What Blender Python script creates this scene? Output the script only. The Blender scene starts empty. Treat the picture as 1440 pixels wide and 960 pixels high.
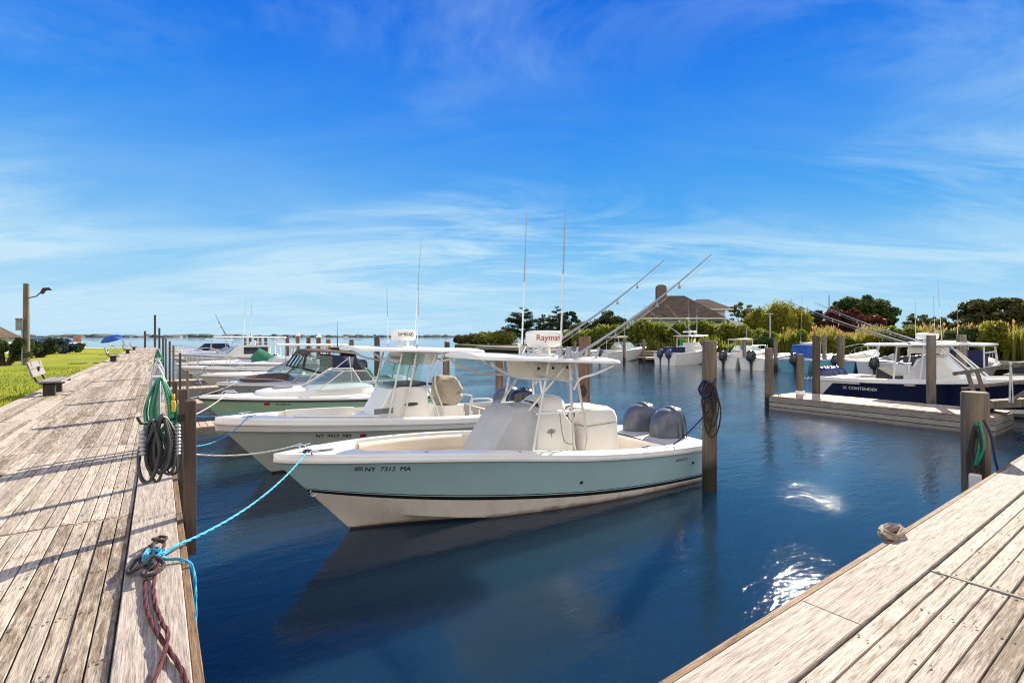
import bpy, bmesh, math, random
import numpy as np
from mathutils import Vector, Matrix
from mathutils.bvhtree import BVHTree
random.seed(7); rng = np.random.default_rng(11)
scene = bpy.context.scene
COL = scene.collection
PI = math.pi
EV = 1.15                      # view exposure in stops
DECK = 1.25                    # deck height above the water

# ------------------------------------------------------------------ materials
def newmat(name):
    m = bpy.data.materials.new(name); m.use_nodes = True
    nt = m.node_tree; b = nt.nodes['Principled BSDF']
    return m, nt, b
def N(nt, typ, **kw):
    n = nt.nodes.new(typ)
    for k, v in kw.items():
        if k.startswith('i_'):
            key = k[2:]
            key = int(key) if key.isdigit() else key.replace('_', ' ')
            n.inputs[key].default_value = v
        else: setattr(n, k, v)
    return n
def L(nt, a, b): nt.links.new(a, b)
def ramp(nt, stops, interp='LINEAR'):
    r = nt.nodes.new('ShaderNodeValToRGB'); r.color_ramp.interpolation = interp
    e = r.color_ramp.elements
    while len(e) < len(stops): e.new(0.5)
    for el, (p, c) in zip(e, stops):
        el.position = p
        el.color = (c, c, c, 1) if isinstance(c, (int, float)) else (*c, 1)
    return r
def mixc(nt, fac, a, b, blend='MIX'):
    n = nt.nodes.new('ShaderNodeMix'); n.data_type = 'RGBA'; n.blend_type = blend
    for sock, v in ((n.inputs[0], fac), (n.inputs[6], a), (n.inputs[7], b)):
        if hasattr(v, 'links') or hasattr(v, 'is_linked'): L(nt, v, sock)
        elif isinstance(v, (int, float)): sock.default_value = v
        else: sock.default_value = (*v, 1)
    return n.outputs[2]
def mth(nt, op, a, b=None, c=None, clamp=False):
    n = nt.nodes.new('ShaderNodeMath'); n.operation = op; n.use_clamp = clamp
    for i, v in enumerate((a, b, c)):
        if v is None: continue
        if hasattr(v, 'is_linked'): L(nt, v, n.inputs[i])
        else: n.inputs[i].default_value = v
    return n.outputs[0]
def mapped(nt, src, scale, rot=(0,0,0), loc=(0,0,0)):
    m = N(nt, 'ShaderNodeMapping'); m.inputs['Scale'].default_value = scale
    m.inputs['Rotation'].default_value = rot; m.inputs['Location'].default_value = loc
    L(nt, src, m.inputs['Vector']); return m.outputs[0]
def noise(nt, vec, scale=1.0, detail=4, rough=.55, dist=0.0):
    n = N(nt, 'ShaderNodeTexNoise'); n.inputs['Scale'].default_value = scale
    n.inputs['Detail'].default_value = detail; n.inputs['Roughness'].default_value = rough
    n.inputs['Distortion'].default_value = dist
    if vec is not None: L(nt, vec, n.inputs['Vector'])
    return n.outputs['Fac']
def bump(nt, h, strength=.3, dist=.01, to=None):
    b = N(nt, 'ShaderNodeBump'); b.inputs['Strength'].default_value = strength
    b.inputs['Distance'].default_value = dist
    L(nt, h, b.inputs['Height'])
    if to is not None: L(nt, b.outputs[0], to.inputs['Normal'])
    return b.outputs[0]

def paint(name, col, rough=.35, var=.08, scale=3.0, metal=0.0, coat=0.0, bmp=0.0, bscale=40, dirt=None, alpha=1.0, scum=False):
    """Paint, gelcoat, canvas, metal: base colour with a little blotchy variation and wear."""
    m, nt, b = newmat(name)
    tc = N(nt, 'ShaderNodeTexCoord').outputs['Object']
    n = noise(nt, tc, scale, 5, .6)
    lo = tuple(max(0, c*(1-var*1.6)) for c in col); hi = tuple(min(1, c*(1+var)) for c in col)
    r = ramp(nt, [(.3, lo), (.7, hi)]); L(nt, n, r.inputs[0])
    out = r.outputs[0]
    if dirt:
        d = ramp(nt, [(.52, 0), (.75, 1)]); L(nt, noise(nt, mapped(nt, tc, (1.2, 1.2, .5)), 4, 6, .7), d.inputs[0])
        out = mixc(nt, mth(nt, 'MULTIPLY', d.outputs[0], .5), out, dirt)
    if scum:                                    # stained line where the hull sits in the water
        geo = N(nt, 'ShaderNodeNewGeometry'); gx = N(nt, 'ShaderNodeSeparateXYZ'); L(nt, geo.outputs['Position'], gx.inputs[0])
        sn = noise(nt, mapped(nt, tc, (3, 3, 9)), 1, 6, .7)
        sr = ramp(nt, [(.075, 1), (.135, 0)]); L(nt, mth(nt, 'ADD', gx.outputs[2], mth(nt, 'MULTIPLY', sn, .13)), sr.inputs[0])
        out = mixc(nt, mth(nt, 'MULTIPLY', sr.outputs[0], .8), out, (.10, .055, .028))
    L(nt, out, b.inputs['Base Color'])
    b.inputs['Roughness'].default_value = rough; b.inputs['Metallic'].default_value = metal
    b.inputs['Coat Weight'].default_value = coat
    b.inputs['Alpha'].default_value = alpha
    if bmp: bump(nt, noise(nt, tc, bscale, 4), bmp, .01, b)
    return m

M = {}
M['gel'] = paint('white_gelcoat', (.80, .78, .74), .28, .04, 2, coat=.3)
M['cream'] = paint('cream_gelcoat', (.74, .68, .58), .4, .05, 2)
M['aqua'] = paint('aqua_gelcoat', (.45, .645, .68), .18, .05, 1.2, coat=.5)
M['seafoam'] = paint('seafoam_gelcoat', (.60, .65, .57), .3, .05, 1.2, coat=.2, scum=True)
M['green'] = paint('green_gelcoat', (.48, .75, .52), .25, .06, 1.2, coat=.4)
M['navy'] = paint('navy_gelcoat', (.008, .013, .05), .12, .1, 1.2, coat=.6)
M['skyblue'] = paint('sky_blue_gelcoat', (.09, .30, .42), .3, .08, 1.2, coat=.3)
M['greygel'] = paint('grey_gelcoat', (.50, .51, .53), .3, .05, 1.2, coat=.3)
M['tangel'] = paint('tan_gelcoat', (.45, .38, .28), .35, .06, 1.2, coat=.2, scum=True)
M['black'] = paint('black_gelcoat', (.012, .012, .015), .25, .1, 3, coat=.3)
M['bottom'] = paint('antifouling', (.11, .05, .035), .7, .25, 5)
M['bottomw'] = paint('white_bottom', (.78, .70, .61), .35, .06, 2, dirt=(.42, .30, .20), scum=True)
M['rub'] = paint('rub_rail', (.70, .69, .67), .4, .05, 6)
M['rubk'] = paint('dark_rub_rail', (.05, .045, .045), .5, .1, 6)
M['alu'] = paint('polished_aluminium', (.72, .72, .72), .35, .06, 8, metal=.45)
M['alud'] = paint('dull_aluminium', (.36, .38, .41), .45, .08, 8, metal=.4)
M['steel'] = paint('stainless', (.62, .62, .64), .18, .05, 8, metal=1.0)
M['whitep'] = paint('white_plastic', (.80, .79, .77), .35, .03, 4)
M['greyp'] = paint('grey_plastic', (.20, .21, .23), .5, .12, 6)
M['blackp'] = paint('black_plastic', (.02, .02, .022), .45, .15, 6)
M['cowl'] = paint('outboard_grey', (.085, .10, .135), .36, .12, 3, coat=.15, dirt=(.22, .19, .17))
M['cowlk'] = paint('outboard_black', (.018, .019, .024), .2, .15, 3, coat=.5)
M['cowln'] = paint('outboard_navy', (.02, .03, .10), .25, .15, 3, coat=.5)
M['canvasw'] = paint('white_canvas', (.72, .69, .64), .85, .06, 3, bmp=.35, bscale=5)
M['canvasg'] = paint('grey_canvas', (.50, .51, .53), .85, .06, 3, bmp=.3, bscale=5)
M['canvast'] = paint('tan_canvas', (.42, .36, .27), .9, .12, 4, bmp=.5, bscale=6)
M['canvasb'] = paint('brown_canvas', (.085, .058, .045), .9, .18, 4, bmp=.35, bscale=6)
M['canvask'] = paint('black_canvas', (.022, .022, .025), .85, .18, 4, bmp=.3, bscale=6)
M['canvasn'] = paint('navy_canvas', (.014, .02, .075), .85, .18, 4, bmp=.3, bscale=6)
M['canvasgr'] = paint('green_canvas', (.02, .16, .09), .85, .18, 4, bmp=.4, bscale=6)
M['canvasbl'] = paint('blue_canvas', (.02, .09, .38), .85, .15, 4, bmp=.3, bscale=6)
M['vinyl'] = paint('cream_vinyl', (.70, .60, .48), .5, .05, 3, bmp=.15, bscale=12)
M['vinylg'] = paint('grey_vinyl', (.34, .33, .32), .55, .05, 3)
M['reg'] = paint('registration_black', (.02, .02, .025), .5, .05, 5)
M['red'] = paint('red_paint', (.50, .03, .035), .5, .08, 5)
M['silver'] = paint('silver_letter', (.7, .7, .72), .3, .05, 5)
M['ropeb'] = paint('blue_rope', (.03, .36, .62), .8, .3, 30, bmp=.6, bscale=120)
M['ropek'] = paint('dark_rope', (.035, .030, .034), .85, .3, 30, bmp=.6, bscale=120)
M['ropem'] = paint('maroon_rope', (.085, .014, .018), .8, .3, 30, bmp=.6, bscale=120)
M['ropet'] = paint('tan_rope', (.34, .27, .20), .85, .3, 30, bmp=.6, bscale=120)
M['ropew'] = paint('white_rope', (.66, .65, .63), .85, .2, 30, bmp=.6, bscale=120)
M['ropen'] = paint('navy_rope', (.02, .025, .09), .85, .3, 30, bmp=.6, bscale=120)
M['hosek'] = paint('grey_hose', (.055, .055, .062), .45, .3, 12)
M['hoseg'] = paint('green_hose', (.012, .21, .12), .4, .2, 12)
M['hosew'] = paint('pale_hose', (.55, .56, .58), .5, .2, 12)
M['yellow'] = paint('yellow_plastic', (.75, .45, .02), .5, .1, 9)
M['rust'] = paint('rusty_nail', (.06, .035, .022), .8, .3, 90)
M['seam'] = paint('dark_seam', (.16, .15, .14), .7, .1, 9)
M['iron'] = paint('dark_iron', (.035, .028, .025), .6, .3, 10, metal=.3)
M['concrete'] = paint('bench_concrete', (.22, .20, .20), .9, .12, 8, bmp=.4, bscale=60)
M['sand'] = paint('sand', (.60, .50, .36), .95, .1, .8, bmp=.5, bscale=3)
M['fishing'] = paint('radar_letter', (.42, .015, .02), .5, .05, 9)

def glass(name, tint, alpha=.35, rough=.05):
    m, nt, b = newmat(name)
    tr = N(nt, 'ShaderNodeBsdfTransparent'); tr.inputs[0].default_value = (*tint, 1)
    gl = N(nt, 'ShaderNodeBsdfGlossy'); gl.inputs['Roughness'].default_value = rough
    df = N(nt, 'ShaderNodeBsdfDiffuse'); df.inputs[0].default_value = (*[t*.7 for t in tint], 1)
    lw = N(nt, 'ShaderNodeLayerWeight'); lw.inputs['Blend'].default_value = .25
    m1 = N(nt, 'ShaderNodeMixShader'); m1.inputs[0].default_value = alpha
    L(nt, tr.outputs[0], m1.inputs[1]); L(nt, df.outputs[0], m1.inputs[2])
    m2 = N(nt, 'ShaderNodeMixShader'); L(nt, lw.outputs['Fresnel'], m2.inputs[0])
    L(nt, m1.outputs[0], m2.inputs[1]); L(nt, gl.outputs[0], m2.inputs[2])
    L(nt, m2.outputs[0], nt.nodes['Material Output'].inputs[0])
    return m
M['glass'] = glass('clear_acrylic', (.72, .85, .84), .18)
M['gglass'] = glass('green_clear_vinyl', (.72, .86, .80), .14, .12)
M['dglass'] = glass('smoked_glass', (.05, .07, .10), .55)
M['wglass'] = paint('window_glass', (.02, .03, .045), .06, .1, 2)

def plankmat(name, light, brown, dark, worn=.5, rough=.8):
    m, nt, b = newmat(name)
    uv = N(nt, 'ShaderNodeUVMap'); uv.uv_map = 'grain'
    at = N(nt, 'ShaderNodeAttribute'); at.attribute_name = 'tone'
    sp = N(nt, 'ShaderNodeSeparateColor'); L(nt, at.outputs['Color'], sp.inputs[0])
    U = uv.outputs[0]
    warp = noise(nt, mapped(nt, U, (1.1, 7, 1)), 1, 3)
    wv = N(nt, 'ShaderNodeVectorMath', operation='MULTIPLY_ADD')
    cb = N(nt, 'ShaderNodeCombineXYZ'); L(nt, warp, cb.inputs[1])
    L(nt, cb.outputs[0], wv.inputs[0]); wv.inputs[1].default_value = (0, .045, 0); L(nt, U, wv.inputs[2])
    G = wv.outputs[0]
    fine = noise(nt, mapped(nt, G, (6.5, 170, 1)), 1, 6, .68)
    mid = noise(nt, mapped(nt, G, (2.6, 38, 1)), 1, 6, .65)
    wear = noise(nt, mapped(nt, G, (4.2, 34, 1), loc=(7, 3, 0)), 1, 9, .78)
    blot = noise(nt, mapped(nt, U, (.9, 2.2, 1), loc=(2, 9, 0)), 1, 5, .65)
    # brown weathered areas: more where the plank's own wear value is high
    wfac = mth(nt, 'ADD', mth(nt, 'MULTIPLY', sp.outputs[1], .22), mth(nt, 'ADD', wear, mth(nt, 'MULTIPLY', blot, .5)))
    rw = ramp(nt, [(.0, 0), (.44, 0), (.62, 1), (1, 1)])
    L(nt, mth(nt, 'SUBTRACT', wfac, .62 - worn*.34), rw.inputs[0])
    base = mixc(nt, sp.outputs[0], tuple(c*.80 for c in light), tuple(min(1, c*1.14) for c in light))
    c1 = mixc(nt, rw.outputs[0], base, brown)
    rg = ramp(nt, [(.32, .62), (.62, 1.15)]); L(nt, mid, rg.inputs[0])
    c2 = mixc(nt, 1.0, c1, rg.outputs[0], 'MULTIPLY')
    rf = ramp(nt, [(.36, .50), (.56, 1.12)]); L(nt, fine, rf.inputs[0])
    c3 = mixc(nt, 1.0, c2, rf.outputs[0], 'MULTIPLY')
    crk = noise(nt, mapped(nt, G, (3.4, 75, 1), loc=(0, 31, 0)), 1, 6, .66)
    rc = ramp(nt, [(.31, 1), (.385, 0)]); L(nt, crk, rc.inputs[0])
    c4 = mixc(nt, rc.outputs[0], c3, dark)
    pit = noise(nt, mapped(nt, U, (16, 60, 1), loc=(5, 0, 0)), 1, 4, .7)
    rpit = ramp(nt, [(.62, 0), (.74, 1)]); L(nt, pit, rpit.inputs[0])
    c4 = mixc(nt, mth(nt, 'MULTIPLY', rpit.outputs[0], .6), c4, brown)
    vo = N(nt, 'ShaderNodeTexVoronoi'); L(nt, mapped(nt, U, (2.6, 11, 1)), vo.inputs['Vector']); vo.inputs['Scale'].default_value = 1
    vo.inputs['Randomness'].default_value = 1
    kn = ramp(nt, [(.05, 1), (.13, 0)]); L(nt, vo.outputs['Distance'], kn.inputs[0])
    c5 = mixc(nt, mth(nt, 'MULTIPLY', kn.outputs[0], .75), c4, tuple(c*1.2 for c in dark))
    L(nt, c5, b.inputs['Base Color']); b.inputs['Roughness'].default_value = rough
    b.inputs['Specular IOR Level'].default_value = .25
    h = mth(nt, 'ADD', mth(nt, 'MULTIPLY', fine, .5), mth(nt, 'ADD', mid, mth(nt, 'MULTIPLY', rc.outputs[0], -1.0)))
    h = mth(nt, 'SUBTRACT', h, mth(nt, 'MULTIPLY', rw.outputs[0], .5))
    bump(nt, h, .55, .006, b)
    return m
M['deck'] = plankmat('weathered_decking', (.46, .392, .32), (.185, .138, .092), (.04, .028, .019), .68)
M['kerb'] = plankmat('newer_edge_plank', (.405, .348, .295), (.29, .22, .165), (.12, .07, .045), .22)
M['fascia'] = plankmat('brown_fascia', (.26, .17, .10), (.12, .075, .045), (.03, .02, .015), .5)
M['greyplank'] = plankmat('grey_planks', (.38, .34, .30), (.19, .15, .12), (.04, .032, .028), .4)
M['floatdeck'] = plankmat('float_decking', (.55, .43, .32), (.32, .21, .13), (.08, .05, .035), .4)

def pilemat(name, col, dark):
    m, nt, b = newmat(name)
    tc = N(nt, 'ShaderNodeTexCoord').outputs['Object']
    g = noise(nt, mapped(nt, tc, (30, 30, 1.1)), 1, 8, .72)
    g2 = noise(nt, mapped(nt, tc, (5, 5, .7)), 1, 4, .6)
    r = ramp(nt, [(.30, dark), (.5, tuple(c*.85 for c in col)), (.72, tuple(min(1, c*1.25) for c in col))]); L(nt, g, r.inputs[0])
    r2 = ramp(nt, [(.3, .65), (.65, 1.1)]); L(nt, g2, r2.inputs[0])
    c = mixc(nt, 1.0, r.outputs[0], r2.outputs[0], 'MULTIPLY')
    geo = N(nt, 'ShaderNodeNewGeometry'); sx = N(nt, 'ShaderNodeSeparateXYZ'); L(nt, geo.outputs['Position'], sx.inputs[0])
    zz = mth(nt, 'ADD', sx.outputs[2], mth(nt, 'MULTIPLY', g2, .35))
    rz = ramp(nt, [(.58, 1), (.80, 0)]); L(nt, zz, rz.inputs[0])        # tide stain at the foot
    c = mixc(nt, mth(nt, 'MULTIPLY', rz.outputs[0], .93), c, (.016, .017, .010))
    L(nt, c, b.inputs['Base Color']); b.inputs['Roughness'].default_value = .85
    bump(nt, g, .6, .012, b)
    return m
M['pile'] = pilemat('weathered_pile', (.20, .155, .11), (.032, .024, .018))
M['pilered'] = pilemat('reddish_pile', (.23, .14, .09), (.045, .026, .018))
M['pilegrey'] = pilemat('grey_pile', (.23, .19, .15), (.045, .035, .028))
M['post'] = pilemat('brown_post', (.115, .080, .058), (.035, .024, .018))

def leafmat(name, a, bcol, trans=.35, c=None):
    m, nt, b = newmat(name)
    at = N(nt, 'ShaderNodeAttribute'); at.attribute_name = 'tint'
    sp = N(nt, 'ShaderNodeSeparateColor'); L(nt, at.outputs['Color'], sp.inputs[0])
    col = mixc(nt, sp.outputs[0], a, bcol)
    if c: col = mixc(nt, sp.outputs[1], col, c)
    L(nt, col, b.inputs['Base Color']); b.inputs['Roughness'].default_value = .6
    b.inputs['Specular IOR Level'].default_value = .25
    tl = N(nt, 'ShaderNodeBsdfTranslucent'); L(nt, col, tl.inputs[0])
    mx = N(nt, 'ShaderNodeMixShader'); mx.inputs[0].default_value = trans
    L(nt, b.outputs[0], mx.inputs[1]); L(nt, tl.outputs[0], mx.inputs[2])
    L(nt, mx.outputs[0], nt.nodes['Material Output'].inputs[0])
    return m
M['l_dark'] = leafmat('dark_leaf', (.02, .045, .013), (.11, .15, .04), .35)
M['l_mid'] = leafmat('green_leaf', (.06, .095, .016), (.27, .26, .04), .45)
M['l_hedge'] = leafmat('hedge_leaf', (.055, .09, .012), (.29, .31, .04), .5)
M['l_pine'] = leafmat('pine_needle', (.012, .03, .012), (.05, .075, .025), .15)
M['l_willow'] = leafmat('willow_leaf', (.13, .15, .015), (.36, .33, .04), .45)
M['l_red'] = leafmat('maroon_leaf', (.05, .018, .016), (.20, .065, .045), .4)
M['l_rust'] = leafmat('rusty_leaf', (.02, .045, .013), (.12, .10, .032), .3)
M['l_pale'] = leafmat('pale_leaf', (.06, .085, .03), (.19, .20, .08), .35)
M['l_juniper'] = leafmat('juniper_leaf', (.018, .04, .016), (.085, .115, .035), .25)
M['l_spruce'] = leafmat('blue_spruce_leaf', (.018, .045, .055), (.06, .10, .12), .2)
M['l_reed'] = leafmat('reed_blade', (.09, .12, .018), (.36, .32, .05), .45, c=(.42, .235, .14))
M['l_grass'] = leafmat('grass_blade', (.12, .17, .015), (.29, .31, .04), .35)
M['bark'] = paint('bark', (.07, .05, .038), .9, .3, 6, bmp=.6, bscale=12)

def grassmat():
    m, nt, b = newmat('lawn_grass')
    p = N(nt, 'ShaderNodeNewGeometry').outputs['Position']
    n1 = noise(nt, mapped(nt, p, (.25, .12, 1)), 1, 5, .6); n2 = noise(nt, p, 14, 5, .7)
    r = ramp(nt, [(.3, (.14, .19, .016)), (.5, (.25, .28, .024)), (.72, (.36, .33, .045))]); L(nt, n1, r.inputs[0])
    r2 = ramp(nt, [(.3, .55), (.7, 1.2)]); L(nt, n2, r2.inputs[0])
    L(nt, mixc(nt, 1.0, r.outputs[0], r2.outputs[0], 'MULTIPLY'), b.inputs['Base Color'])
    b.inputs['Roughness'].default_value = .95; b.inputs['Specular IOR Level'].default_value = .1
    bump(nt, n2, .8, .04, b); return m
M['lawn'] = grassmat()
M['bankgrass'] = paint('bank_grass', (.09, .095, .025), .95, .3, .6, bmp=.6, bscale=6)

def watermat():
    m, nt, b = newmat('harbour_water')
    p = N(nt, 'ShaderNodeNewGeometry').outputs['Position']
    deep = noise(nt, mapped(nt, p, (.10, .10, 1)), 1, 3)
    r = ramp(nt, [(.3, (.006, .023, .046)), (.7, (.010, .033, .060))]); L(nt, deep, r.inputs[0])
    L(nt, r.outputs[0], b.inputs['Base Color'])
    b.subsurface_method = 'BURLEY'; b.inputs['Subsurface Weight'].default_value = 1.0
    b.inputs['Subsurface Radius'].default_value = (.5, .9, 1.0); b.inputs['Subsurface Scale'].default_value = 1.2
    b.inputs['Roughness'].default_value = .03; b.inputs['IOR'].default_value = 1.333
    # ripples: long ones across the basin, fine ones on top; wind patches, calm in the lee of the boats near the camera
    w1 = noise(nt, mapped(nt, p, (1.5, 4.2, 1), rot=(0, 0, .75)), 1, 4, .55, .3)
    w2 = noise(nt, mapped(nt, p, (6.5, 15, 1), rot=(0, 0, .6)), 1, 5, .62, .2)
    w3 = noise(nt, mapped(nt, p, (.45, .9, 1), rot=(0, 0, 1.2)), 1, 2)
    sx = N(nt, 'ShaderNodeSeparateXYZ'); L(nt, p, sx.inputs[0])
    patch = noise(nt, mapped(nt, p, (.16, .3, 1), rot=(0, 0, .5)), 1, 3, .5)
    # wind reaches the open basin (away from the quay and out from the boats' lee)
    ln_ = N(nt, 'ShaderNodeVectorMath', operation='LENGTH'); L(nt, p, ln_.inputs[0])
    lee = N(nt, 'ShaderNodeMapRange'); lee.inputs[1].default_value = 7.0; lee.inputs[2].default_value = 17.0
    lee.inputs[3].default_value = .42; lee.inputs[4].default_value = 1.2; L(nt, ln_.outputs['Value'], lee.inputs[0])
    # one patch of stronger ripples by the quay, added to catch the sun's sparkle
    dv = N(nt, 'ShaderNodeVectorMath', operation='DISTANCE'); L(nt, p, dv.inputs[0]); dv.inputs[1].default_value = (9.5, 3.9, 0)
    paw = N(nt, 'ShaderNodeMapRange'); paw.inputs[1].default_value = 1.5; paw.inputs[2].default_value = 0; paw.inputs[3].default_value = 0; paw.inputs[4].default_value = .58
    L(nt, dv.outputs['Value'], paw.inputs[0]); paw.interpolation_type = 'SMOOTHSTEP'
    rp = ramp(nt, [(.38, .35), (.62, 1)]); L(nt, patch, rp.inputs[0])
    amp = mth(nt, 'ADD', mth(nt, 'MULTIPLY', lee.outputs[0], rp.outputs[0]), paw.outputs[0])
    w1, w2, w3 = (mth(nt, 'SUBTRACT', w_, .5) for w_ in (w1, w2, w3))
    h = mth(nt, 'ADD', mth(nt, 'MULTIPLY', w1, .026), mth(nt, 'ADD', mth(nt, 'MULTIPLY', w2, .0085), mth(nt, 'MULTIPLY', w3, .020)))
    h = mth(nt, 'MULTIPLY', h, amp)
    bp = N(nt, 'ShaderNodeBump'); bp.inputs['Strength'].default_value = 1.0; bp.inputs['Distance'].default_value = 1.0
    L(nt, h, bp.inputs['Height']); L(nt, bp.outputs[0], b.inputs['Normal'])
    return m
M['water'] = watermat()

def roofmat():
    m, nt, b = newmat('brown_shingles')
    tc = N(nt, 'ShaderNodeTexCoord').outputs['Object']
    br = N(nt, 'ShaderNodeTexBrick'); L(nt, mapped(nt, tc, (1, 1, 1)), br.inputs['Vector'])
    br.inputs['Scale'].default_value = 1.6; br.inputs['Color1'].default_value = (.155, .118, .090, 1)
    br.inputs['Color2'].default_value = (.11, .086, .068, 1); br.inputs['Mortar'].default_value = (.05, .036, .03, 1)
    n = noise(nt, tc, 1.2, 5, .65); r = ramp(nt, [(.3, .7), (.7, 1.25)]); L(nt, n, r.inputs[0])
    L(nt, mixc(nt, 1.0, br.outputs[0], r.outputs[0], 'MULTIPLY'), b.inputs['Base Color'])
    b.inputs['Roughness'].default_value = .95; b.inputs['Specular IOR Level'].default_value = .05; return m
M['roof'] = roofmat()
M['siding'] = paint('grey_blue_siding', (.33, .42, .44), .8, .1, 3)
M['brick'] = paint('chimney_brick', (.155, .105, .088), .9, .25, 9, bmp=.5, bscale=30)
M['trim'] = paint('white_trim', (.7, .7, .68), .6, .05, 4)

# ------------------------------------------------------------------ mesh builder
class MB:
    def __init__(s): s.v = []; s.f = []; s.m = []; s.s = []
    def add(s, vs, fs, mi=0, sm=False):
        o = len(s.v); s.v += [tuple(v) for v in vs]
        for k, f in enumerate(fs):
            s.f.append(tuple(i+o for i in f)); s.m.append(mi[k] if isinstance(mi, list) else mi); s.s.append(sm)
        return s
    def boxm(s, mat, mi=0):
        c = [mat @ Vector((x, y, z)) for z in (-.5, .5) for x, y in ((-.5, -.5), (.5, -.5), (.5, .5), (-.5, .5))]
        return s.add(c, [(3,2,1,0), (4,5,6,7), (0,1,5,4), (1,2,6,5), (2,3,7,6), (3,0,4,7)], mi)
    def box(s, x0, x1, y0, y1, z0, z1, mi=0):
        return s.boxm(Matrix.Translation(((x0+x1)/2, (y0+y1)/2, (z0+z1)/2)) @ Matrix.Diagonal((x1-x0, y1-y0, z1-z0, 1)), mi)
    def rbox(s, c, size, rz=0, rx=0, ry=0, mi=0):
        m = Matrix.Translation(c) @ Matrix.Rotation(rz, 4, 'Z') @ Matrix.Rotation(ry, 4, 'Y') @ Matrix.Rotation(rx, 4, 'X') @ Matrix.Diagonal((*size, 1))
        return s.boxm(m, mi)
    def bar(s, a, b, w, h, mi=0):
        a, b = Vector(a), Vector(b); d = b-a
        q = d.to_track_quat('X', 'Z').to_matrix().to_4x4()
        return s.boxm(Matrix.Translation((a+b)/2) @ q @ Matrix.Diagonal((d.length, w, h, 1)), mi)
    def tube(s, path, r, seg=8, mi=0, cap=True, closed=False):
        P = [Vector(p) for p in path]; n = len(P)
        R = r if isinstance(r, (list, tuple)) else [r]*n
        up = None; rings = []
        for i in range(n):
            if closed: t = P[(i+1) % n]-P[i-1]
            else: t = P[min(i+1, n-1)]-P[max(i-1, 0)]
            if t.length < 1e-9: t = Vector((0, 0, 1))
            t.normalize()
            if up is None:
                up = Vector((0, 0, 1)) if abs(t.z) < .9 else Vector((1, 0, 0))
            a = t.cross(up)
            if a.length < 1e-6: a = t.cross(Vector((1, 0, 0)))
            a.normalize(); up = a.cross(t).normalized()
            rings.append([P[i]+(a*math.cos(2*PI*k/seg)+up*math.sin(2*PI*k/seg))*R[i] for k in range(seg)])
        vs = [p for ring in rings for p in ring]; fs = []
        rn = n if closed else n-1
        for i in range(rn):
            j = (i+1) % n
            for k in range(seg):
                l = (k+1) % seg
                fs.append((i*seg+k, i*seg+l, j*seg+l, j*seg+k))
        s.add(vs, fs, mi, True)
        if cap and not closed:
            s.add(rings[0], [tuple(range(seg))[::-1]], mi); s.add(rings[-1], [tuple(range(seg))], mi)
        return s
    def lathe(s, prof, c=(0, 0, 0), seg=20, mi=0, M4=None):
        vs = []; fs = []
        for r, z in prof:
            for k in range(seg):
                p = Vector((r*math.cos(2*PI*k/seg), r*math.sin(2*PI*k/seg), z))
                if M4 is not None: p = M4 @ p
                vs.append(p+Vector(c))
        n = len(prof)
        for i in range(n-1):
            for k in range(seg):
                l = (k+1) % seg
                fs.append((i*seg+k, i*seg+l, (i+1)*seg+l, (i+1)*seg+k))
        s.add(vs, fs, mi, True)
        if prof[0][0] > 1e-4: s.add(vs[:seg], [tuple(range(seg))[::-1]], mi)
        if prof[-1][0] > 1e-4: s.add(vs[-seg:], [tuple(range(seg))], mi)
        return s
    def sloft(s, secs, seg=24, mi=0, cap=True):
        """stacked super-ellipses (cx, cy, z, rx, ry, n)"""
        rings = []
        for cx, cy, z, rx, ry, n in secs:
            ring = []
            for k in range(seg):
                a = 2*PI*k/seg; ca, sa = math.cos(a), math.sin(a)
                ring.append((cx+rx*math.copysign(abs(ca)**(2/n), ca), cy+ry*math.copysign(abs(sa)**(2/n), sa), z))
            rings.append(ring)
        vs = [p for r in rings for p in r]; fs = []
        for i in range(len(rings)-1):
            for k in range(seg):
                l = (k+1) % seg; fs.append((i*seg+k, i*seg+l, (i+1)*seg+l, (i+1)*seg+k))
        s.add(vs, fs, mi, True)
        if cap:
            s.add(rings[0], [tuple(range(seg))[::-1]], mi, True); s.add(rings[-1], [tuple(range(seg))], mi, True)
        return s
    def loft(s, rows, mi=0, sm=True, flip=False):
        n = len(rows[0]); vs = [p for r in rows for p in r]; fs = []; ms = []
        for i in range(len(rows)-1):
            for k in range(n-1):
                f = (i*n+k, i*n+k+1, (i+1)*n+k+1, (i+1)*n+k)
                fs.append(f[::-1] if flip else f); ms.append(mi[i] if isinstance(mi, list) else mi)
        return s.add(vs, fs, ms, sm)
    def prism(s, poly, y0, y1, mi=0, taper=None):
        """polygon in x-z extruded along y; taper = (scale of the y extent per vertex)"""
        n = len(poly); tp = taper or [1]*n; c = (y0+y1)/2; h = (y1-y0)/2
        vs = [(x, c-h*t, z) for (x, z), t in zip(poly, tp)]+[(x, c+h*t, z) for (x, z), t in zip(poly, tp)]
        fs = [tuple(range(n)), tuple(range(n, 2*n))[::-1]]+[((i+1) % n, i, n+i, n+(i+1) % n) for i in range(n)]
        return s.add(vs, fs, mi)
    def build(s, name, mats, parent=None, bevel=0, sub=0, sharp=35, solid=0):
        me = bpy.data.meshes.new(name); me.from_pydata(s.v, [], s.f)
        for m in (mats if isinstance(mats, (list, tuple)) else [mats]): me.materials.append(M[m] if isinstance(m, str) else m)
        me.polygons.foreach_set('material_index', s.m); me.polygons.foreach_set('use_smooth', [True]*len(s.f) if (bevel or sub) else s.s)
        me.update()
        bm = bmesh.new(); bm.from_mesh(me); bmesh.ops.remove_doubles(bm, verts=bm.verts, dist=1e-5)
        bmesh.ops.recalc_face_normals(bm, faces=bm.faces) if not solid == -1 else None
        bm.to_mesh(me); bm.free()
        try: me.set_sharp_from_angle(angle=math.radians(sharp))
        except Exception: pass
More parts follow.
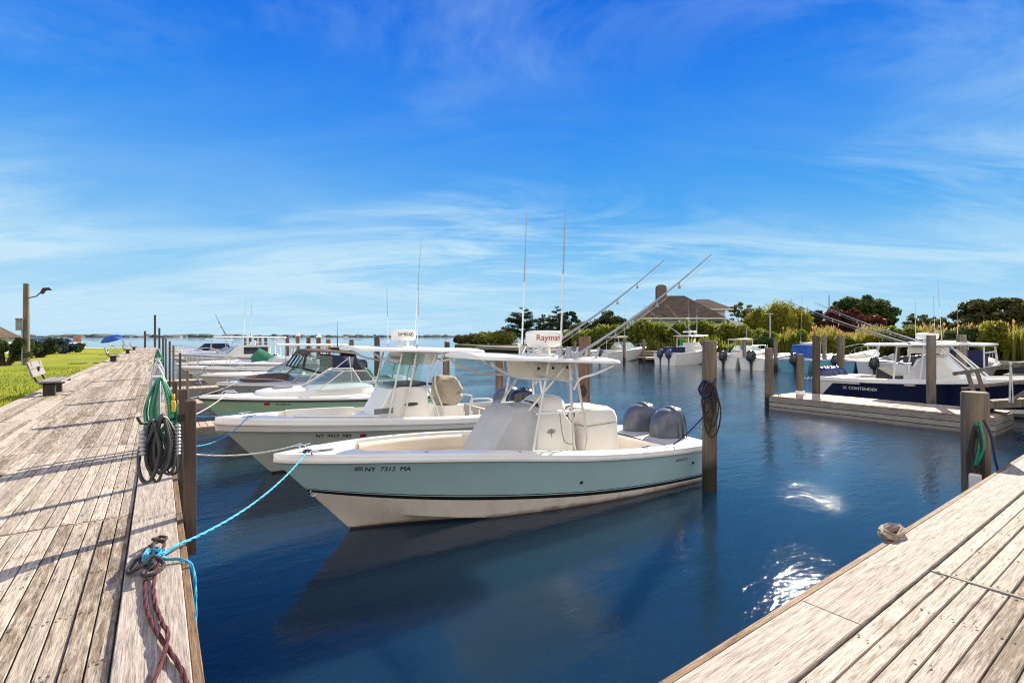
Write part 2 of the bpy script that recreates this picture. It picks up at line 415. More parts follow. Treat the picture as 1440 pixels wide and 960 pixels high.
        o = bpy.data.objects.new(name, me); COL.objects.link(o)
        if parent is not None: o.parent = parent
        if solid > 0:
            md = o.modifiers.new('thick', 'SOLIDIFY'); md.thickness = solid; md.offset = 0
        if bevel:
            md = o.modifiers.new('edge', 'BEVEL'); md.width = bevel; md.segments = 2; md.limit_method = 'ANGLE'; md.angle_limit = math.radians(40)
        if sub:
            md = o.modifiers.new('sub', 'SUBSURF'); md.levels = sub; md.render_levels = sub
        return o
def each(name, mats, parent, items, **kw):
    """one part object per item; an item is a function that draws into a builder"""
    for f in items:
        b = MB(); f(b); b.build(name, mats, parent, **kw)
def tag(o, label=None, cat=None, group=None, kind=None):
    if label: o['label'] = label
    if cat: o['category'] = cat
    if group: o['group'] = group
    if kind: o['kind'] = kind
    return o
def thing(name, label, cat, loc=(0, 0, 0), rz=0, group=None):
    o = bpy.data.objects.new(name, None); COL.objects.link(o)
    o.location = loc; o.rotation_euler = (0, 0, rz); o.empty_display_size = .3
    return tag(o, label, cat, group)
def dup(root, loc, rz, label, group=None):
    r = root.copy(); COL.objects.link(r); r.location = loc; r.rotation_euler = (0, 0, rz); r['label'] = label
    if group: r['group'] = group
    for ch in root.children:
        c = ch.copy(); COL.objects.link(c); c.parent = r
        for g in ch.children:
            d = g.copy(); COL.objects.link(d); d.parent = c
    return r
def lerp(T, x):
    if x <= T[0][0]: return T[0][1]
    for (a, b), (c, d) in zip(T, T[1:]):
        if x <= c:
            t = (x-a)/(c-a); return b+(d-b)*t
    return T[-1][1]
def smooth(T, x):
    """Catmull-Rom through the table's points"""
    if x <= T[0][0]: return T[0][1]
    if x >= T[-1][0]: return T[-1][1]
    for i in range(len(T)-1):
        if x <= T[i+1][0]:
            x0, y0 = T[i]; x1, y1 = T[i+1]; h = x1-x0; t = (x-x0)/h
            m0 = (y1-T[i-1][1])/(x1-T[i-1][0])*h if i > 0 else (y1-y0)
            m1 = (T[i+2][1]-y0)/(T[i+2][0]-x0)*h if i+2 < len(T) else (y1-y0)
            return (2*t**3-3*t*t+1)*y0+(t**3-2*t*t+t)*m0+(-2*t**3+3*t*t)*y1+(t**3-t*t)*m1
def spline(pts, n=8):
    P = [Vector(p) for p in pts]; out = []
    for i in range(len(P)-1):
        p0 = P[i-1] if i > 0 else P[i]*2-P[i+1]; p3 = P[i+2] if i+2 < len(P) else P[i+1]*2-P[i]
        for k in range(n):
            t = k/n
            out.append(.5*((2*P[i])+(P[i+1]-p0)*t+(2*p0-5*P[i]+4*P[i+1]-p3)*t*t+(3*P[i]-p0-3*P[i+1]+p3)*t**3))
    out.append(P[-1]); return out
def sag(a, b, d, n=20):
    a, b = Vector(a), Vector(b)
    return [a.lerp(b, i/n)-Vector((0, 0, d*4*(i/n)*(1-i/n))) for i in range(n+1)]
def textmesh(body, size, bold=.0):
    cu = bpy.data.curves.new('lettering', 'FONT'); cu.body = body; cu.size = size; cu.resolution_u = 3; cu.offset = bold*size
    o = bpy.data.objects.new('lettering', cu); COL.objects.link(o)
    dg = bpy.context.evaluated_depsgraph_get(); me = bpy.data.meshes.new_from_object(o.evaluated_get(dg))
    vs = [v.co.copy() for v in me.vertices]; fs = [tuple(p.vertices) for p in me.polygons]
    bpy.data.objects.remove(o); bpy.data.meshes.remove(me); bpy.data.curves.remove(cu)
    return vs, fs
# ------------------------------------------------------------------ boats (local axes: x from the bow tip aft, y across, z up from the waterline)
class Hull:
    def __init__(s, Ln=7.6, B=1.29, sheer=None, rake=.9, zc0=.42, zc1=-.06, n=3.0, us=(0, .3, .36, .375, .39), flare=.9, gw=.2, xo=.9, xa=6.7, sole=.42, capz=.09):
        s.L, s.B = Ln, B; s.T = sheer or [(0, 1.13), (.2, 1.08), (.4, .97), (.6, .81), (.8, .70), (1, .64)]
        s.rake, s.zc0, s.zc1, s.n, s.us, s.flare = rake, zc0, zc1, n, us, flare
        s.gw, s.xo, s.xa, s.sole, s.capz = gw, xo, xa, sole, capz
    def zs(s, t): return smooth(s.T, min(max(t, 0), 1))
    def shp(s, t, n, m): return max(0, (1-(1-t)**n))**m*(1-.07*max(0, (t-.6)/.4)**1.5)
    def pt(s, t, u):
        z0 = s.zc0+(s.T[0][1]-s.zc0)*u; x0 = (s.T[0][1]-z0)*s.rake
        zc = s.zc1+(s.zc0-s.zc1)*(1-t)**3
        z = zc+(s.zs(t)-zc)*u
        ys = s.B*s.shp(t, s.n, .82); yc = .86*s.B*s.shp(t, 2.3, 1.0)
        return x0+(s.L-x0)*t, yc+(ys-yc)*u**(1+s.flare*(1-t)), z
    def sheer(s, x):
        t = min(max(x/s.L, 0), 1); return s.B*s.shp(t, s.n, .82), s.zs(t)
    def inner(s, x):
        if x <= s.xo or x > s.xa: return 0.0
        y = s.sheer(x)[0]-s.gw
        return y*min(1, (x-s.xo)/.30)**.8 if x < s.xo+.30 else y
    def hull(s, root, mats, name='hull', nt=30):
        """mats: bottom, lower side, stripe, topside"""
        b = MB(); us = list(s.us)+[.55, .72, .87, 1.0]
        ms = [1, 2, 3, 2][:len(s.us)-1]+[3]*(4+1)
        if len(s.us) == 1: ms = [3]*5
        if len(s.us) == 3: ms = [1, 2]+[3]*5
        if len(s.us) == 4: ms = [1, 3, 2]+[3]*5
        ts = [(i/nt)**1.35 for i in range(nt+1)]
        for sg in (-1, 1):
            rows = []
            zk = -.42; xk = (s.T[0][1]-zk)*s.rake
            rows.append([(xk+(s.L-xk)*t, 0, zk) for t in ts])
            ch = [s.pt(t, 0) for t in ts]
            # water-level break between keel and chine for the bottom paint
            mid = []
            for k, t in enumerate(ts):
                a = Vector(rows[0][k]); c = Vector((ch[k][0], ch[k][1]*1, ch[k][2]))
                f = max(.05, min(.95, (.03-a.z)/max(.001, c.z-a.z)))
                mid.append(tuple(a.lerp(c, f)))
            b.loft([[(x, y*sg, z) for x, y, z in r] for r in (rows[0], mid)], 0)
            b.loft([[(x, y*sg, z) for x, y, z in r] for r in (mid, ch)], 1)
            rr = [[(x, y*sg, z) for x, y, z in (s.pt(t, u) for t in ts)] for u in us]
            # a small chine flat
            b.loft(rr, ms[:len(rr)-1])
            # transom half
            tr = [rr[k][-1] for k in range(len(rr))]
            low = (s.L, 0, zk); top = (s.L, 0, rr[-1][-1][2])
            b.add([low, ch and (ch[-1][0], ch[-1][1]*sg, ch[-1][2])]+tr[1:]+[top], [tuple(range(len(tr)+2))], 3)
        o = b.build(name, mats, root, sharp=24)
        s.bvh = BVHTree.FromPolygons(b.v, b.f)
        return o
    def deck(s, root, mat='gel', rail='rub', liner='cream', nt=44, crown=.04, cushion=None):
        xs = sorted(set([s.L*(i/nt)**1.2 for i in range(nt+1)]+[s.xo+.30*k/6 for k in range(7)]+[s.xa, s.xa+.012]))
        d = MB(); li = MB(); rr = MB()
        def lim(x, z, yi):
            h = s.bvh.ray_cast(Vector((x, -6, z)), Vector((0, 1, 0)))
            return max(0.0, min(yi*.97, (abs(h[0].y) if h[0] is not None and h[0].y < 0 else 0)-.07))
        for sg in (-1, 1):
            A, Bq, Cc, D = [], [], [], []; I0, I1, M1, S0 = [], [], [], []
            for x in xs:
                y, z = s.sheer(x); yi = s.inner(x); cz = s.capz
                A.append((x, (y+.012)*sg, z+.01)); Bq.append((x, (y+.004)*sg, z+cz*.75)); Cc.append((x, max(0, y-.03)*sg, z+cz))
                D.append((x, min(yi, max(0, y-.03))*sg, z+cz+(.012 if yi > 0 else crown*(y/s.B))))
                if s.xo-1e-6 <= x <= s.xa+.013:
                    I0.append((x, yi*sg, z+cz+.012)); I1.append((x, yi*.985*sg, z+cz-.05)); M1.append((x, lim(x, s.sole+(z-s.sole)*.5, yi)*sg, s.sole+(z-s.sole)*.5)); S0.append((x, lim(x, s.sole, yi)*sg, s.sole))
            d.loft([A, Bq, Cc, D], 0)
            if len(I0) > 2:
                d.loft([I0, I1], 0); li.loft([I1, M1, S0], 0)
                li.loft([S0, [(p[0], 0, p[2]) for p in S0]], 1)
            r0 = [(x, (s.sheer(x)[0]+.006)*sg, s.sheer(x)[1]-.035) for x in xs]
            r1 = [(x-.01, (s.sheer(x)[0]+.034)*sg, s.sheer(x)[1]-.018) for x in xs]
            r2 = [(x-.01, (s.sheer(x)[0]+.034)*sg, s.sheer(x)[1]+.012) for x in xs]
            r3 = [(x, (s.sheer(x)[0]+.006)*sg, s.sheer(x)[1]+.025) for x in xs]
            rr.loft([r0, r1, r2, r3], 0)
        # bow nose and stern edge
        y, z = s.sheer(s.L)
        d.add([(s.L, -y-.012, z+.01), (s.L, y+.012, z+.01), (s.L, y-.03, z+s.capz), (s.L, -y+.03, z+s.capz)], [(0, 1, 2, 3)])
        d.build('gunwale', mat, root, sharp=30); rr.build('rub_rail', rail, root, sharp=50)
        if li.v: li.build('cockpit_liner', [liner, 'gel'], root, sharp=30)
        if cushion:
            for sg in (-1, 1):
                c = MB()
                xx = [s.xo+.33+(cushion-s.xo-.33)*i/26 for i in range(27)]
                prof = [(.0, -.03), (-.055, -.05), (-.075, -.13), (-.07, -.24), (-.02, -.28), (.0, -.28)]
                rows = []
                for (dy, dz) in prof:
                    rows.append([(x, (s.inner(x)-.012+dy*(1+.05*math.sin(x*42)))*sg, s.sheer(x)[1]+s.capz+dz) for x in xx])
                c.loft(rows, 0)
                c.build('bow_cushion', 'vinyl', root, sharp=60)
    def text(s, root, body, size, x0, dz, side=-1, mat='reg', name='registration_number', stretch=1.0, z0=None, parent=None):
        vs, fs = textmesh(body, size); out = []
        for v in vs:
            x = x0+v.x*stretch*(1 if side < 0 else -1)
            z = (s.sheer(x)[1]+dz if z0 is None else z0)+v.y
            h = s.bvh.ray_cast(Vector((x, 6*side, z)), Vector((0, -side, 0)))
            y = h[0].y if h[0] is not None else s.sheer(x)[0]*side
            out.append((x, y+.004*side, z))
        b = MB(); b.add(out, fs); k = size*.055; b.add([(x+k, y+.0012*side, z+k*.3) for x, y, z in out], fs); return b.build(name, mat, parent or root)

def sticker(H, root, x0, x1, dz0, dz1, mat, name='validation_sticker'):
    b = MB(); rows = []
    for dz in (dz0, dz1):
        row = []
        for k in range(5):
            x = x0+(x1-x0)*k/4; z = H.sheer(x)[1]+dz
            row.append((x, H.bvh.ray_cast(Vector((x, -5, z)), Vector((0, 1, 0)))[0].y-.006, z))
        rows.append(row)
    b.loft(rows, 0); return b.build(name, mat, root)
def cleat(root, x, y, z, rz=0, mat='steel'):
    b = MB(); c, s_ = math.cos(rz), math.sin(rz)
    R = lambda a, h: (x+a*c, y+a*s_, z+h)
    b.tube([R(-.045, 0), R(-.035, .035)], .012, 6); b.tube([R(.045, 0), R(.035, .035)], .012, 6)
    b.tube([R(-.13, .045), R(-.06, .037), R(.06, .037), R(.13, .045)], [.006, .012, .012, .006], 6)
    return b.build('cleat', mat, root)

def outboard(root, x, y, z, mat='cowl', sc=1.0, tilt=.0, lettering=None):
    """powerhead cowling (part) with midsection and bracket (sub-parts); z = foot of the cowling"""
    b = MB(); k = sc
    b.sloft([(x+.40*k, y, z-.02, .27*k, .19*k, 2.6), (x+.36*k, y, z+.03*k, .35*k, .235*k, 2.8), (x+.35*k, y, z+.22*k, .385*k, .255*k, 2.8), (x+.35*k, y, z+.40*k, .385*k, .258*k, 2.7),
             (x+.37*k, y, z+.55*k, .365*k, .25*k, 2.6), (x+.40*k, y, z+.66*k, .32*k, .225*k, 2.4), (x+.43*k, y, z+.735*k, .24*k, .175*k, 2.3), (x+.45*k, y, z+.765*k, .13*k, .10*k, 2.1)], 28)
    # raised shoulder band over the top and the back
    band = []
    for i in range(15):
        a = PI*i/14
        band.append((x+.42*k, y+.268*k*math.copysign(abs(math.cos(a))**.75, math.cos(a)), z+(.13+.655*abs(math.sin(a))**.8)*k))
    b.tube(band, .035*k, 6)
    b.tube([(px+.13*k, y+(py-y)*.985, pz-.012*k) for px, py, pz in band], .022*k, 6); b.tube([(px+.22*k, y+(py-y)*.95, pz-.035*k) for px, py, pz in band], .016*k, 6)
    o = b.build('outboard', mat, root, sharp=60)
    m = MB()
    m.sloft([(x+.36*k, y, z-.0, .20*k, .13*k, 2.5), (x+.36*k, y, z-.25*k, .15*k, .09*k, 2.5), (x+.40*k, y, z-.75*k, .13*k, .06*k, 2.2), (x+.42*k, y, z-.95*k, .22*k, .03*k, 2.2)], 16)
    m.rbox((x+.52*k, y, z-.78*k), (.5*k, .24*k, .02*k))
    m.build('midsection', mat, o, sharp=50)
    sm = MB(); sm.sloft([(x+.35*k, y, z+.105*k, .386*k, .2565*k, 2.8), (x+.35*k, y, z+.118*k, .389*k, .259*k, 2.8), (x+.35*k, y, z+.131*k, .386*k, .2575*k, 2.8)], 28, cap=False); sm.build('cowl_seam', 'blackp', o)
    c = MB(); c.box(x-.02*k, x+.24*k, y-.15*k, y-.07*k, z-.38*k, z-.02*k); c.box(x-.02*k, x+.24*k, y+.07*k, y+.15*k, z-.38*k, z-.02*k)
    c.tube([(x+.1*k, y-.17*k, z-.08*k), (x+.1*k, y+.17*k, z-.08*k)], .03*k, 8)
    c.build('bracket', 'greyp', o)
    if lettering:
        vs, fs = textmesh(lettering, .085*k); t = MB()
        t.add([(x+.12*k+v.x, y-.2625*k, z+.24*k+v.y) for v in vs], fs); t.build('decal', 'silver', o)
    return o

def ttop(root, x0, x1, w, zf, zr, mat='gel', thick=.055, name='t_top', scallop=False):
    b = MB(); n = 26; rows_t, rows_b = [], []
    def outline(f, k):      # f along, half width there
        r = .42; x = x0+(x1-x0)*f; e = min(f, 1-f)*(x1-x0)
        ww = w if e > r else w-r*.75*(1-math.sqrt(max(0, 1-((r-e)/r)**2)))
        return x, ww*k
    ks = [-1, -.97, -.85, -.5, 0, .5, .85, .97, 1]
    top, bot = [], []
    for k in ks:
        crown = .05*(1-k*k)
        rt, rb = [], []
        for i in range(n+1):
            f = i/n; f = .5-.5*math.cos(PI*f); x, y = outline(f, k); z = zf+(zr-zf)*f
            edge = 0 if (abs(k) > .99 or i in (0, n)) else 1
            rt.append((x, y, z+crown+(.0 if not edge else thick*.5))); rb.append((x, y, z-thick*.5*(1 if edge else .9)))
        top.append(rt); bot.append(rb)
    b.loft(top, 0); b.loft(bot, 0)
    b.loft([top[0], bot[0]], 0); b.loft([top[-1], bot[-1]], 0)
    b.loft([[r[0] for r in top], [r[0] for r in bot]], 0); b.loft([[r[-1] for r in top], [r[-1] for r in bot]], 0)
    return b.build(name, mat, root, sharp=40)

def radar(root, x, y, z, r=.32, h=.24, text=None, tmat='fishing', foot=.14, ang=-1.9, tsize=.12):
    o = MB().lathe([(r*.55, 0), (r*.86, .015), (r*.94, .05), (r*.98, h*.45), (r, h*.80), (r*.985, h*.90), (r*.92, h*.97), (r*.6, h*1.02), (0, h*1.03)], (x, y, z), 32).build('radar_dome', 'whitep', root, sharp=40)
    m = MB(); m.tube([(x-.1, y, z-foot), (x-.08, y, z)], .05, 8); m.tube([(x+.1, y, z-foot), (x+.08, y, z)], .05, 8); m.rbox((x, y, z-foot), (.42, .3, .03))
    m.build('radar_mast', 'whitep', o)
    if text:
        vs, fs = textmesh(text, tsize); wdt = max(v.x for v in vs); t = MB()
        out = []
        for v in vs:
            a = ang+(v.x-wdt/2)/r
            out.append((x+(r+.004)*math.cos(a), y+(r+.004)*math.sin(a), z+h*.42+v.y))
        t.add(out, fs); t.build('lettering', tmat, o)
    return o

def whip(root, a, b, r0=.018, mat='whitep', name='antenna'):
    a, b = Vector(a), Vector(b); m = MB()
    m.tube([a, a.lerp(b, .08)], r0*1.9, 8, 1); m.tube([a.lerp(b, .08), a.lerp(b, .52)], [r0*.8, r0*.7], 8); m.tube([a.lerp(b, .52), b], [r0*.65, r0*.28], 8, 1)
    return m.build(name, [mat, 'alud'], root)

def outrigger(root, a, b, r0=.028, spread=.10, mat='alud'):
    a, b = Vector(a), Vector(b); m = MB(); n = 24
    path = [a.lerp(b, i/n)-Vector((0, 0, .10*math.sin(PI*i/n))) for i in range(n+1)]
    m.tube(path, [r0*(1-.68*i/n) for i in range(n+1)], 8)
    for f in (.33, .40, .62, .78):
        p = path[int(f*n)]; m.tube([p, p-Vector((0, 0, .09))], .012, 6); m.rbox(p-Vector((0, 0, .10)), (.05, .03, .05))
    ln = MB(); ln.tube([p-Vector((0, 0, .10)) for p in path], .004, 4)
    o = m.build('outrigger', mat, root); ln.build('halyard', 'ropew', o); return o

def pipes(root, paths, r=.025, mat='alu', name='tower_frame', seg=8):
    if name != 'tower_frame':                   # separate tubes are separate parts
        for p in paths:
            b = MB(); b.tube(p, r, seg); b.build(name, mat, root)
        return
    b = MB()
    for p in paths: b.tube(p, r, seg)
    return b.build(name, mat, root)

def windshield(root, xf, xb, w, z0, h, rake=.7, frame='alu', gl='glass', name='windshield', thick=.018, sides=True, wz=None):
    """raked wrap-round screen: front panels and side wings, one pane mesh and its frame as a sub-part"""
    g = MB(); f = MB(); wt = w*.86
    B0, Bl, Br = (xf, 0, z0+.02), (xf+.35, -w, z0), (xf+.35, w, z0)
    T0, Tl, Tr = (xf+rake, 0, z0+h), (xf+rake+.3, -wt, z0+h), (xf+rake+.3, wt, z0+h)
    Sl, Sr = (xb, -w, z0-.02), (xb, w, z0-.02)
    Ul, Ur = (min(xb, xf+rake+1.0), -wt*1.02, z0+h*.96), (min(xb, xf+rake+1.0), wt*1.02, z0+h*.96)
    g.add([B0, Bl, Tl, T0], [(0, 1, 2, 3)]); g.add([B0, Br, Tr, T0], [(0, 1, 2, 3)])
    g.add([Bl, Sl, Ul, Tl], [(0, 1, 2, 3)]); g.add([Br, Sr, Ur, Tr], [(0, 1, 2, 3)])
    o = g.build(name, gl, root)
    for p in ([Sl, Bl, B0, Br, Sr], [Sl, Ul, Tl, T0, Tr, Ur, Sr], [B0, T0], [Bl, Tl], [Br, Tr]): f.tube(p, thick, 6)
    f.build('screen_frame', frame, o); return o

def center_console(root, H, x0=3.6, x1=4.75, w=.5, top=1.5, cover=None, logo=False):
    z0 = H.sole
    c = MB(); c.prism([(x0, z0), (x0+.18, top-.05), (x0+.45, top+.02), (x1-.25, top+.02), (x1, top-.28), (x1, z0)], -w, w)
    o = c.build('console', 'gel', root, bevel=.04)
    h = MB(); h.sloft([(x0+.75, 0, top, .40, w*.88, 3), (x0+.80, 0, top+.12, .34, w*.80, 3), (x0+.84, 0, top+.22, .24, w*.66, 2.6), (x0+.86, 0, top+.245, .12, w*.4, 2.4)], 28)
    h.build('dash_hood', 'gel', o, sharp=60)
    s = MB()
    for k in range(3): s.rbox((x0+.47+.015*k, -w*.60+.17*k*1.0, top+.12), (.012, .12, .085), ry=-.35)
    s.build('display', 'blackp', o)
    return o
# ------------------------------------------------------------------ camera, sky, sun
YAW = math.atan2(.5795, .8150)
cam = bpy.data.cameras.new('camera'); co = bpy.data.objects.new('camera', cam); COL.objects.link(co)
co.location = (0, 0, 2.8); co.rotation_euler = (PI/2, 0, -YAW)
cam.lens = 17.5; cam.sensor_width = 36; cam.shift_y = -7/1440; cam.clip_end = 9000; cam.clip_start = .05
scene.camera = co
SUN_EL = math.radians(28.5); sv = Vector((.92*math.cos(SUN_EL), .392*math.cos(SUN_EL), math.sin(SUN_EL))).normalized()
sl = bpy.data.lights.new('sun', 'SUN'); sl.energy = 5.0; sl.angle = math.radians(.5); sl.color = (1.0, .90, .74)
so = bpy.data.objects.new('sun', sl); COL.objects.link(so); so.rotation_euler = sv.to_track_quat('Z', 'Y').to_euler()

def srgb(r, g, b):
    f = lambda c: (c/255)/12.92 if c/255 <= .04045 else ((c/255+.055)/1.055)**2.4
    k = 2**EV
    return (f(r)/k, f(g)/k, f(b)/k)
w = bpy.data.worlds.new('World'); scene.world = w; w.use_nodes = True; nt = w.node_tree
bg = nt.nodes['Background']
D = N(nt, 'ShaderNodeTexCoord').outputs['Generated']
sx = N(nt, 'ShaderNodeSeparateXYZ'); L(nt, D, sx.inputs[0]); X, Y, Z = sx.outputs
# heading relative to the camera: R = to the right, Fw = ahead
R = mth(nt, 'ADD', mth(nt, 'MULTIPLY', X, .815), mth(nt, 'MULTIPLY', Y, -.5795))
Fw = mth(nt, 'ADD', mth(nt, 'MULTIPLY', X, .5795), mth(nt, 'MULTIPLY', Y, .815))
sk = ramp(nt, [(0, srgb(172, 217, 243)), (.05, srgb(168, 216, 246)), (.13, srgb(134, 201, 246)), (.24, srgb(84, 170, 243)), (.38, srgb(54, 143, 240)), (.52, srgb(34, 118, 231)), (.8, srgb(12, 74, 190))])
L(nt, Z, sk.inputs[0])
zz = mth(nt, 'ADD', mth(nt, 'MAXIMUM', Z, 0.0), .16)
cb = N(nt, 'ShaderNodeCombineXYZ'); L(nt, mth(nt, 'DIVIDE', R, zz), cb.inputs[0]); L(nt, mth(nt, 'DIVIDE', Fw, zz), cb.inputs[1])
P = cb.outputs[0]
n1 = noise(nt, mapped(nt, P, (.62, 1.6, 1), rot=(0, 0, -.30), loc=(3.1, 1.7, 0)), 1, 10, .66, 1.5)
n2 = noise(nt, mapped(nt, P, (.30, .75, 1), rot=(0, 0, -.25), loc=(8.4, 5.2, 0)), 1, 4, .5, .4)
rc = ramp(nt, [(.41, 0), (.62, 1)]); L(nt, n1, rc.inputs[0])
rm = ramp(nt, [(.36, .08), (.54, 1)]); L(nt, n2, rm.inputs[0])
hi = N(nt, 'ShaderNodeMapRange'); hi.inputs[1].default_value = .32; hi.inputs[2].default_value = .56; hi.inputs[3].default_value = 1; hi.inputs[4].default_value = .38; L(nt, Z, hi.inputs[0])
wisps = mth(nt, 'MULTIPLY', mth(nt, 'MULTIPLY', rc.outputs[0], rm.outputs[0]), hi.outputs[0])
# milky veil low on the left, as in the photograph's sky
lf = N(nt, 'ShaderNodeMapRange'); lf.inputs[1].default_value = .28; lf.inputs[2].default_value = -.55; L(nt, R, lf.inputs[0]); lf.interpolation_type = 'SMOOTHSTEP'
lz = N(nt, 'ShaderNodeMapRange'); lz.inputs[1].default_value = .36; lz.inputs[2].default_value = .06; L(nt, Z, lz.inputs[0]); lz.interpolation_type = 'SMOOTHSTEP'
n3 = noise(nt, mapped(nt, P, (.5, 1.1, 1), rot=(0, 0, -.5), loc=(1, 4, 0)), 1, 7, .6, .7)
r3 = ramp(nt, [(.32, 0), (.70, 1)]); L(nt, n3, r3.inputs[0])
veil = mth(nt, 'MULTIPLY', mth(nt, 'MULTIPLY', lf.outputs[0], lz.outputs[0]), mth(nt, 'ADD', mth(nt, 'MULTIPLY', r3.outputs[0], .85), .20))
cloud = mth(nt, 'ADD', mth(nt, 'MULTIPLY', wisps, .78), veil, clamp=True)
c1 = mixc(nt, cloud, sk.outputs[0], srgb(198, 231, 250))
# unseen warm-white bank added to the sky behind the camera as fill light
bk = N(nt, 'ShaderNodeMapRange'); bk.inputs[1].default_value = .12; bk.inputs[2].default_value = -.45; L(nt, Fw, bk.inputs[0]); bk.interpolation_type = 'SMOOTHSTEP'
n4 = noise(nt, mapped(nt, D, (2.2, 2.2, 3.5)), 1, 6, .6)
r4 = ramp(nt, [(.30, .35), (.62, 1)]); L(nt, n4, r4.inputs[0])
white = tuple(c*1.75 for c in srgb(255, 246, 232))
c2 = mixc(nt, mth(nt, 'MULTIPLY', bk.outputs[0], r4.outputs[0]), c1, white)
L(nt, c2, bg.inputs['Color']); bg.inputs['Strength'].default_value = 1.0

# ------------------------------------------------------------------ ground, water, far shore
def sheet(name, pts, z, mat, kind='structure', z0=None):
    b = MB(); n = len(pts)
    vs = [(x, y, z) for x, y in pts]
    if z0 is None: b.add(vs, [tuple(range(n))])
    else:
        b.add(vs+[(x, y, z0) for x, y in pts], [tuple(range(n))]+[(i, (i+1) % n, n+(i+1) % n, n+i) for i in range(n)])
    return tag(b.build(name, mat), kind=kind)
sheet('water', [(-7000, -900), (7000, -900), (7000, 7000), (-7000, 7000)], 0, 'water')
sheet('seabed', [(-7000, -900), (7000, -900), (7000, 7000), (-7000, 7000)], -4, 'sand')
LANDL = [(-90, -12), (-2.80, -12), (-2.80, 89.0), (-14, 92.5), (-90, 96)]
sheet('lawn', LANDL, 1.20, 'lawn', z0=-3.9)
bb = MB()
bb.add([(-2.9, 86.2, 1.215), (-14, 88.5, 1.215), (-90, 91, 1.215), (-90, 97, 1.208), (-14, 93.5, 1.208), (-2.7, 90, 1.208), (-2.0, 97, .55), (-14, 101, .5), (-90, 106, .5), (-1, 106, -.6), (-14, 111, -.6), (-90, 116, -.6)],
       [(0, 1, 4, 5), (1, 2, 3, 4), (5, 4, 7, 6), (4, 3, 8, 7), (6, 7, 10, 9), (7, 8, 11, 10)])
tag(bb.build('beach', 'sand'), kind='structure')
sheet('terrain', [(49, -80), (49, 78), (54, 98), (64, 113), (150, 180), (420, 200), (420, -80)], 1.05, 'bankgrass', z0=-3.9)

def planks(name, mat, segs, kind=None, nails=0, thick=.045, extra=None, cat=None, label=None, parent=None):
    """segs: (x0,x1,y0,y1,z_top, along 'x'|'y', [tone]) - each one board; boards share one mesh, grain and tone run per board"""
    v, f, uv, tone = [], [], [], []
    for sg in segs:
        x0, x1, y0, y1, z, al = sg[:6]
        z += random.uniform(-.004, .004) if len(sg) < 8 else 0
        th = sg[6] if len(sg) > 6 and sg[6] else thick
        o = len(v); c = .004
        tl = random.uniform(-.003, .003)
        top = [(x0+c, y0+c, z+tl), (x1-c, y0+c, z-tl), (x1-c, y1-c, z-tl), (x0+c, y1-c, z+tl)]
        rim = [(x0, y0, z-.005), (x1, y0, z-.005), (x1, y1, z-.005), (x0, y1, z-.005)]
        bot = [(x0, y0, z-th), (x1, y0, z-th), (x1, y1, z-th), (x0, y1, z-th)]
        v += top+rim+bot
        fs = [(0, 1, 2, 3)]+[(a+4, (a+1) % 4+4, (a+1) % 4, a) for a in range(4)]+[(a+8, (a+1) % 4+8, (a+1) % 4+4, a+4) for a in range(4)]+[(11, 10, 9, 8)]
        ro, rv = random.uniform(0, 40), random.uniform(0, 40)
        tn = (random.random(), random.random(), random.random(), 1)
        for fc in fs:
            f.append(tuple(i+o for i in fc))
            for i in fc:
                p = (v[i+o])
                a, b_ = (p[0], p[1]) if al == 'x' else (p[1], p[0])
                uv.append((a+ro, b_+p[2]+rv)); tone.append(tn)
    nf = len(f)
    if nails:                                   # rows of old nail heads over the joists, near the camera only
        for sg in segs:
            x0, x1, y0, y1, z, al = sg[:6]
            a0, a1, b0, b1 = (x0, x1, y0, y1) if al == 'x' else (y0, y1, x0, x1)
            if a0 > nails: continue
            js = [a0+.03+((a1-a0-.06)*k/6) for k in range(7)]
            for a in js:
                for fr in (.25, .75):
                    if random.random() < .12: continue
                    aa, bb_, r = a+random.uniform(-.012, .012), b0+(b1-b0)*fr+random.uniform(-.008, .008), random.uniform(.0045, .0085)
                    o = len(v)
                    for k in range(7):
                        ca_, cb_ = aa+1.5*r*math.cos(k*2*PI/7), bb_+r*math.sin(k*2*PI/7)
                        v.append((ca_, cb_, z+.0085) if al == 'x' else (cb_, ca_, z+.0085))
                    f.append(tuple(range(o, o+7)) if al == 'x' else tuple(range(o+6, o-1, -1)))
                    uv += [(0, 0)]*7; tone += [(0, 0, 0, 1)]*7
    me = bpy.data.meshes.new(name); me.from_pydata(v, [], f); me.materials.append(M[mat]); me.materials.append(M['rust'])
    me.polygons.foreach_set('material_index', [0]*nf+[1]*(len(f)-nf))
    ul = me.uv_layers.new(name='grain'); ul.data.foreach_set('uv', [c for u in uv for c in u])
    ca = me.color_attributes.new('tone', 'FLOAT_COLOR', 'CORNER'); ca.data.foreach_set('color', [c for t in tone for c in t])
    o = bpy.data.objects.new(name, me); COL.objects.link(o)
    if parent: o.parent = parent
    return tag(o, label, cat, None, kind)

# the boardwalk: boards run along it, butt joints every 3.6 m
segs = []; pw, gap = .0885, .0062
seams = [-1.77]+[1.85+3.62*k for k in range(25)]
kb = -.175; pw = .0890; x = kb-.012-26*(pw+gap)+gap
while x+pw < kb-.001:
    for a, b_ in zip(seams, seams[1:]):
        if x < -1.9 and a < -1: continue
        segs.append((x, x+pw, a+.006, b_-.014, DECK, 'y'))
    x += pw+gap
planks('boardwalk', 'deck', segs, 'structure', nails=11)
fur = MB()
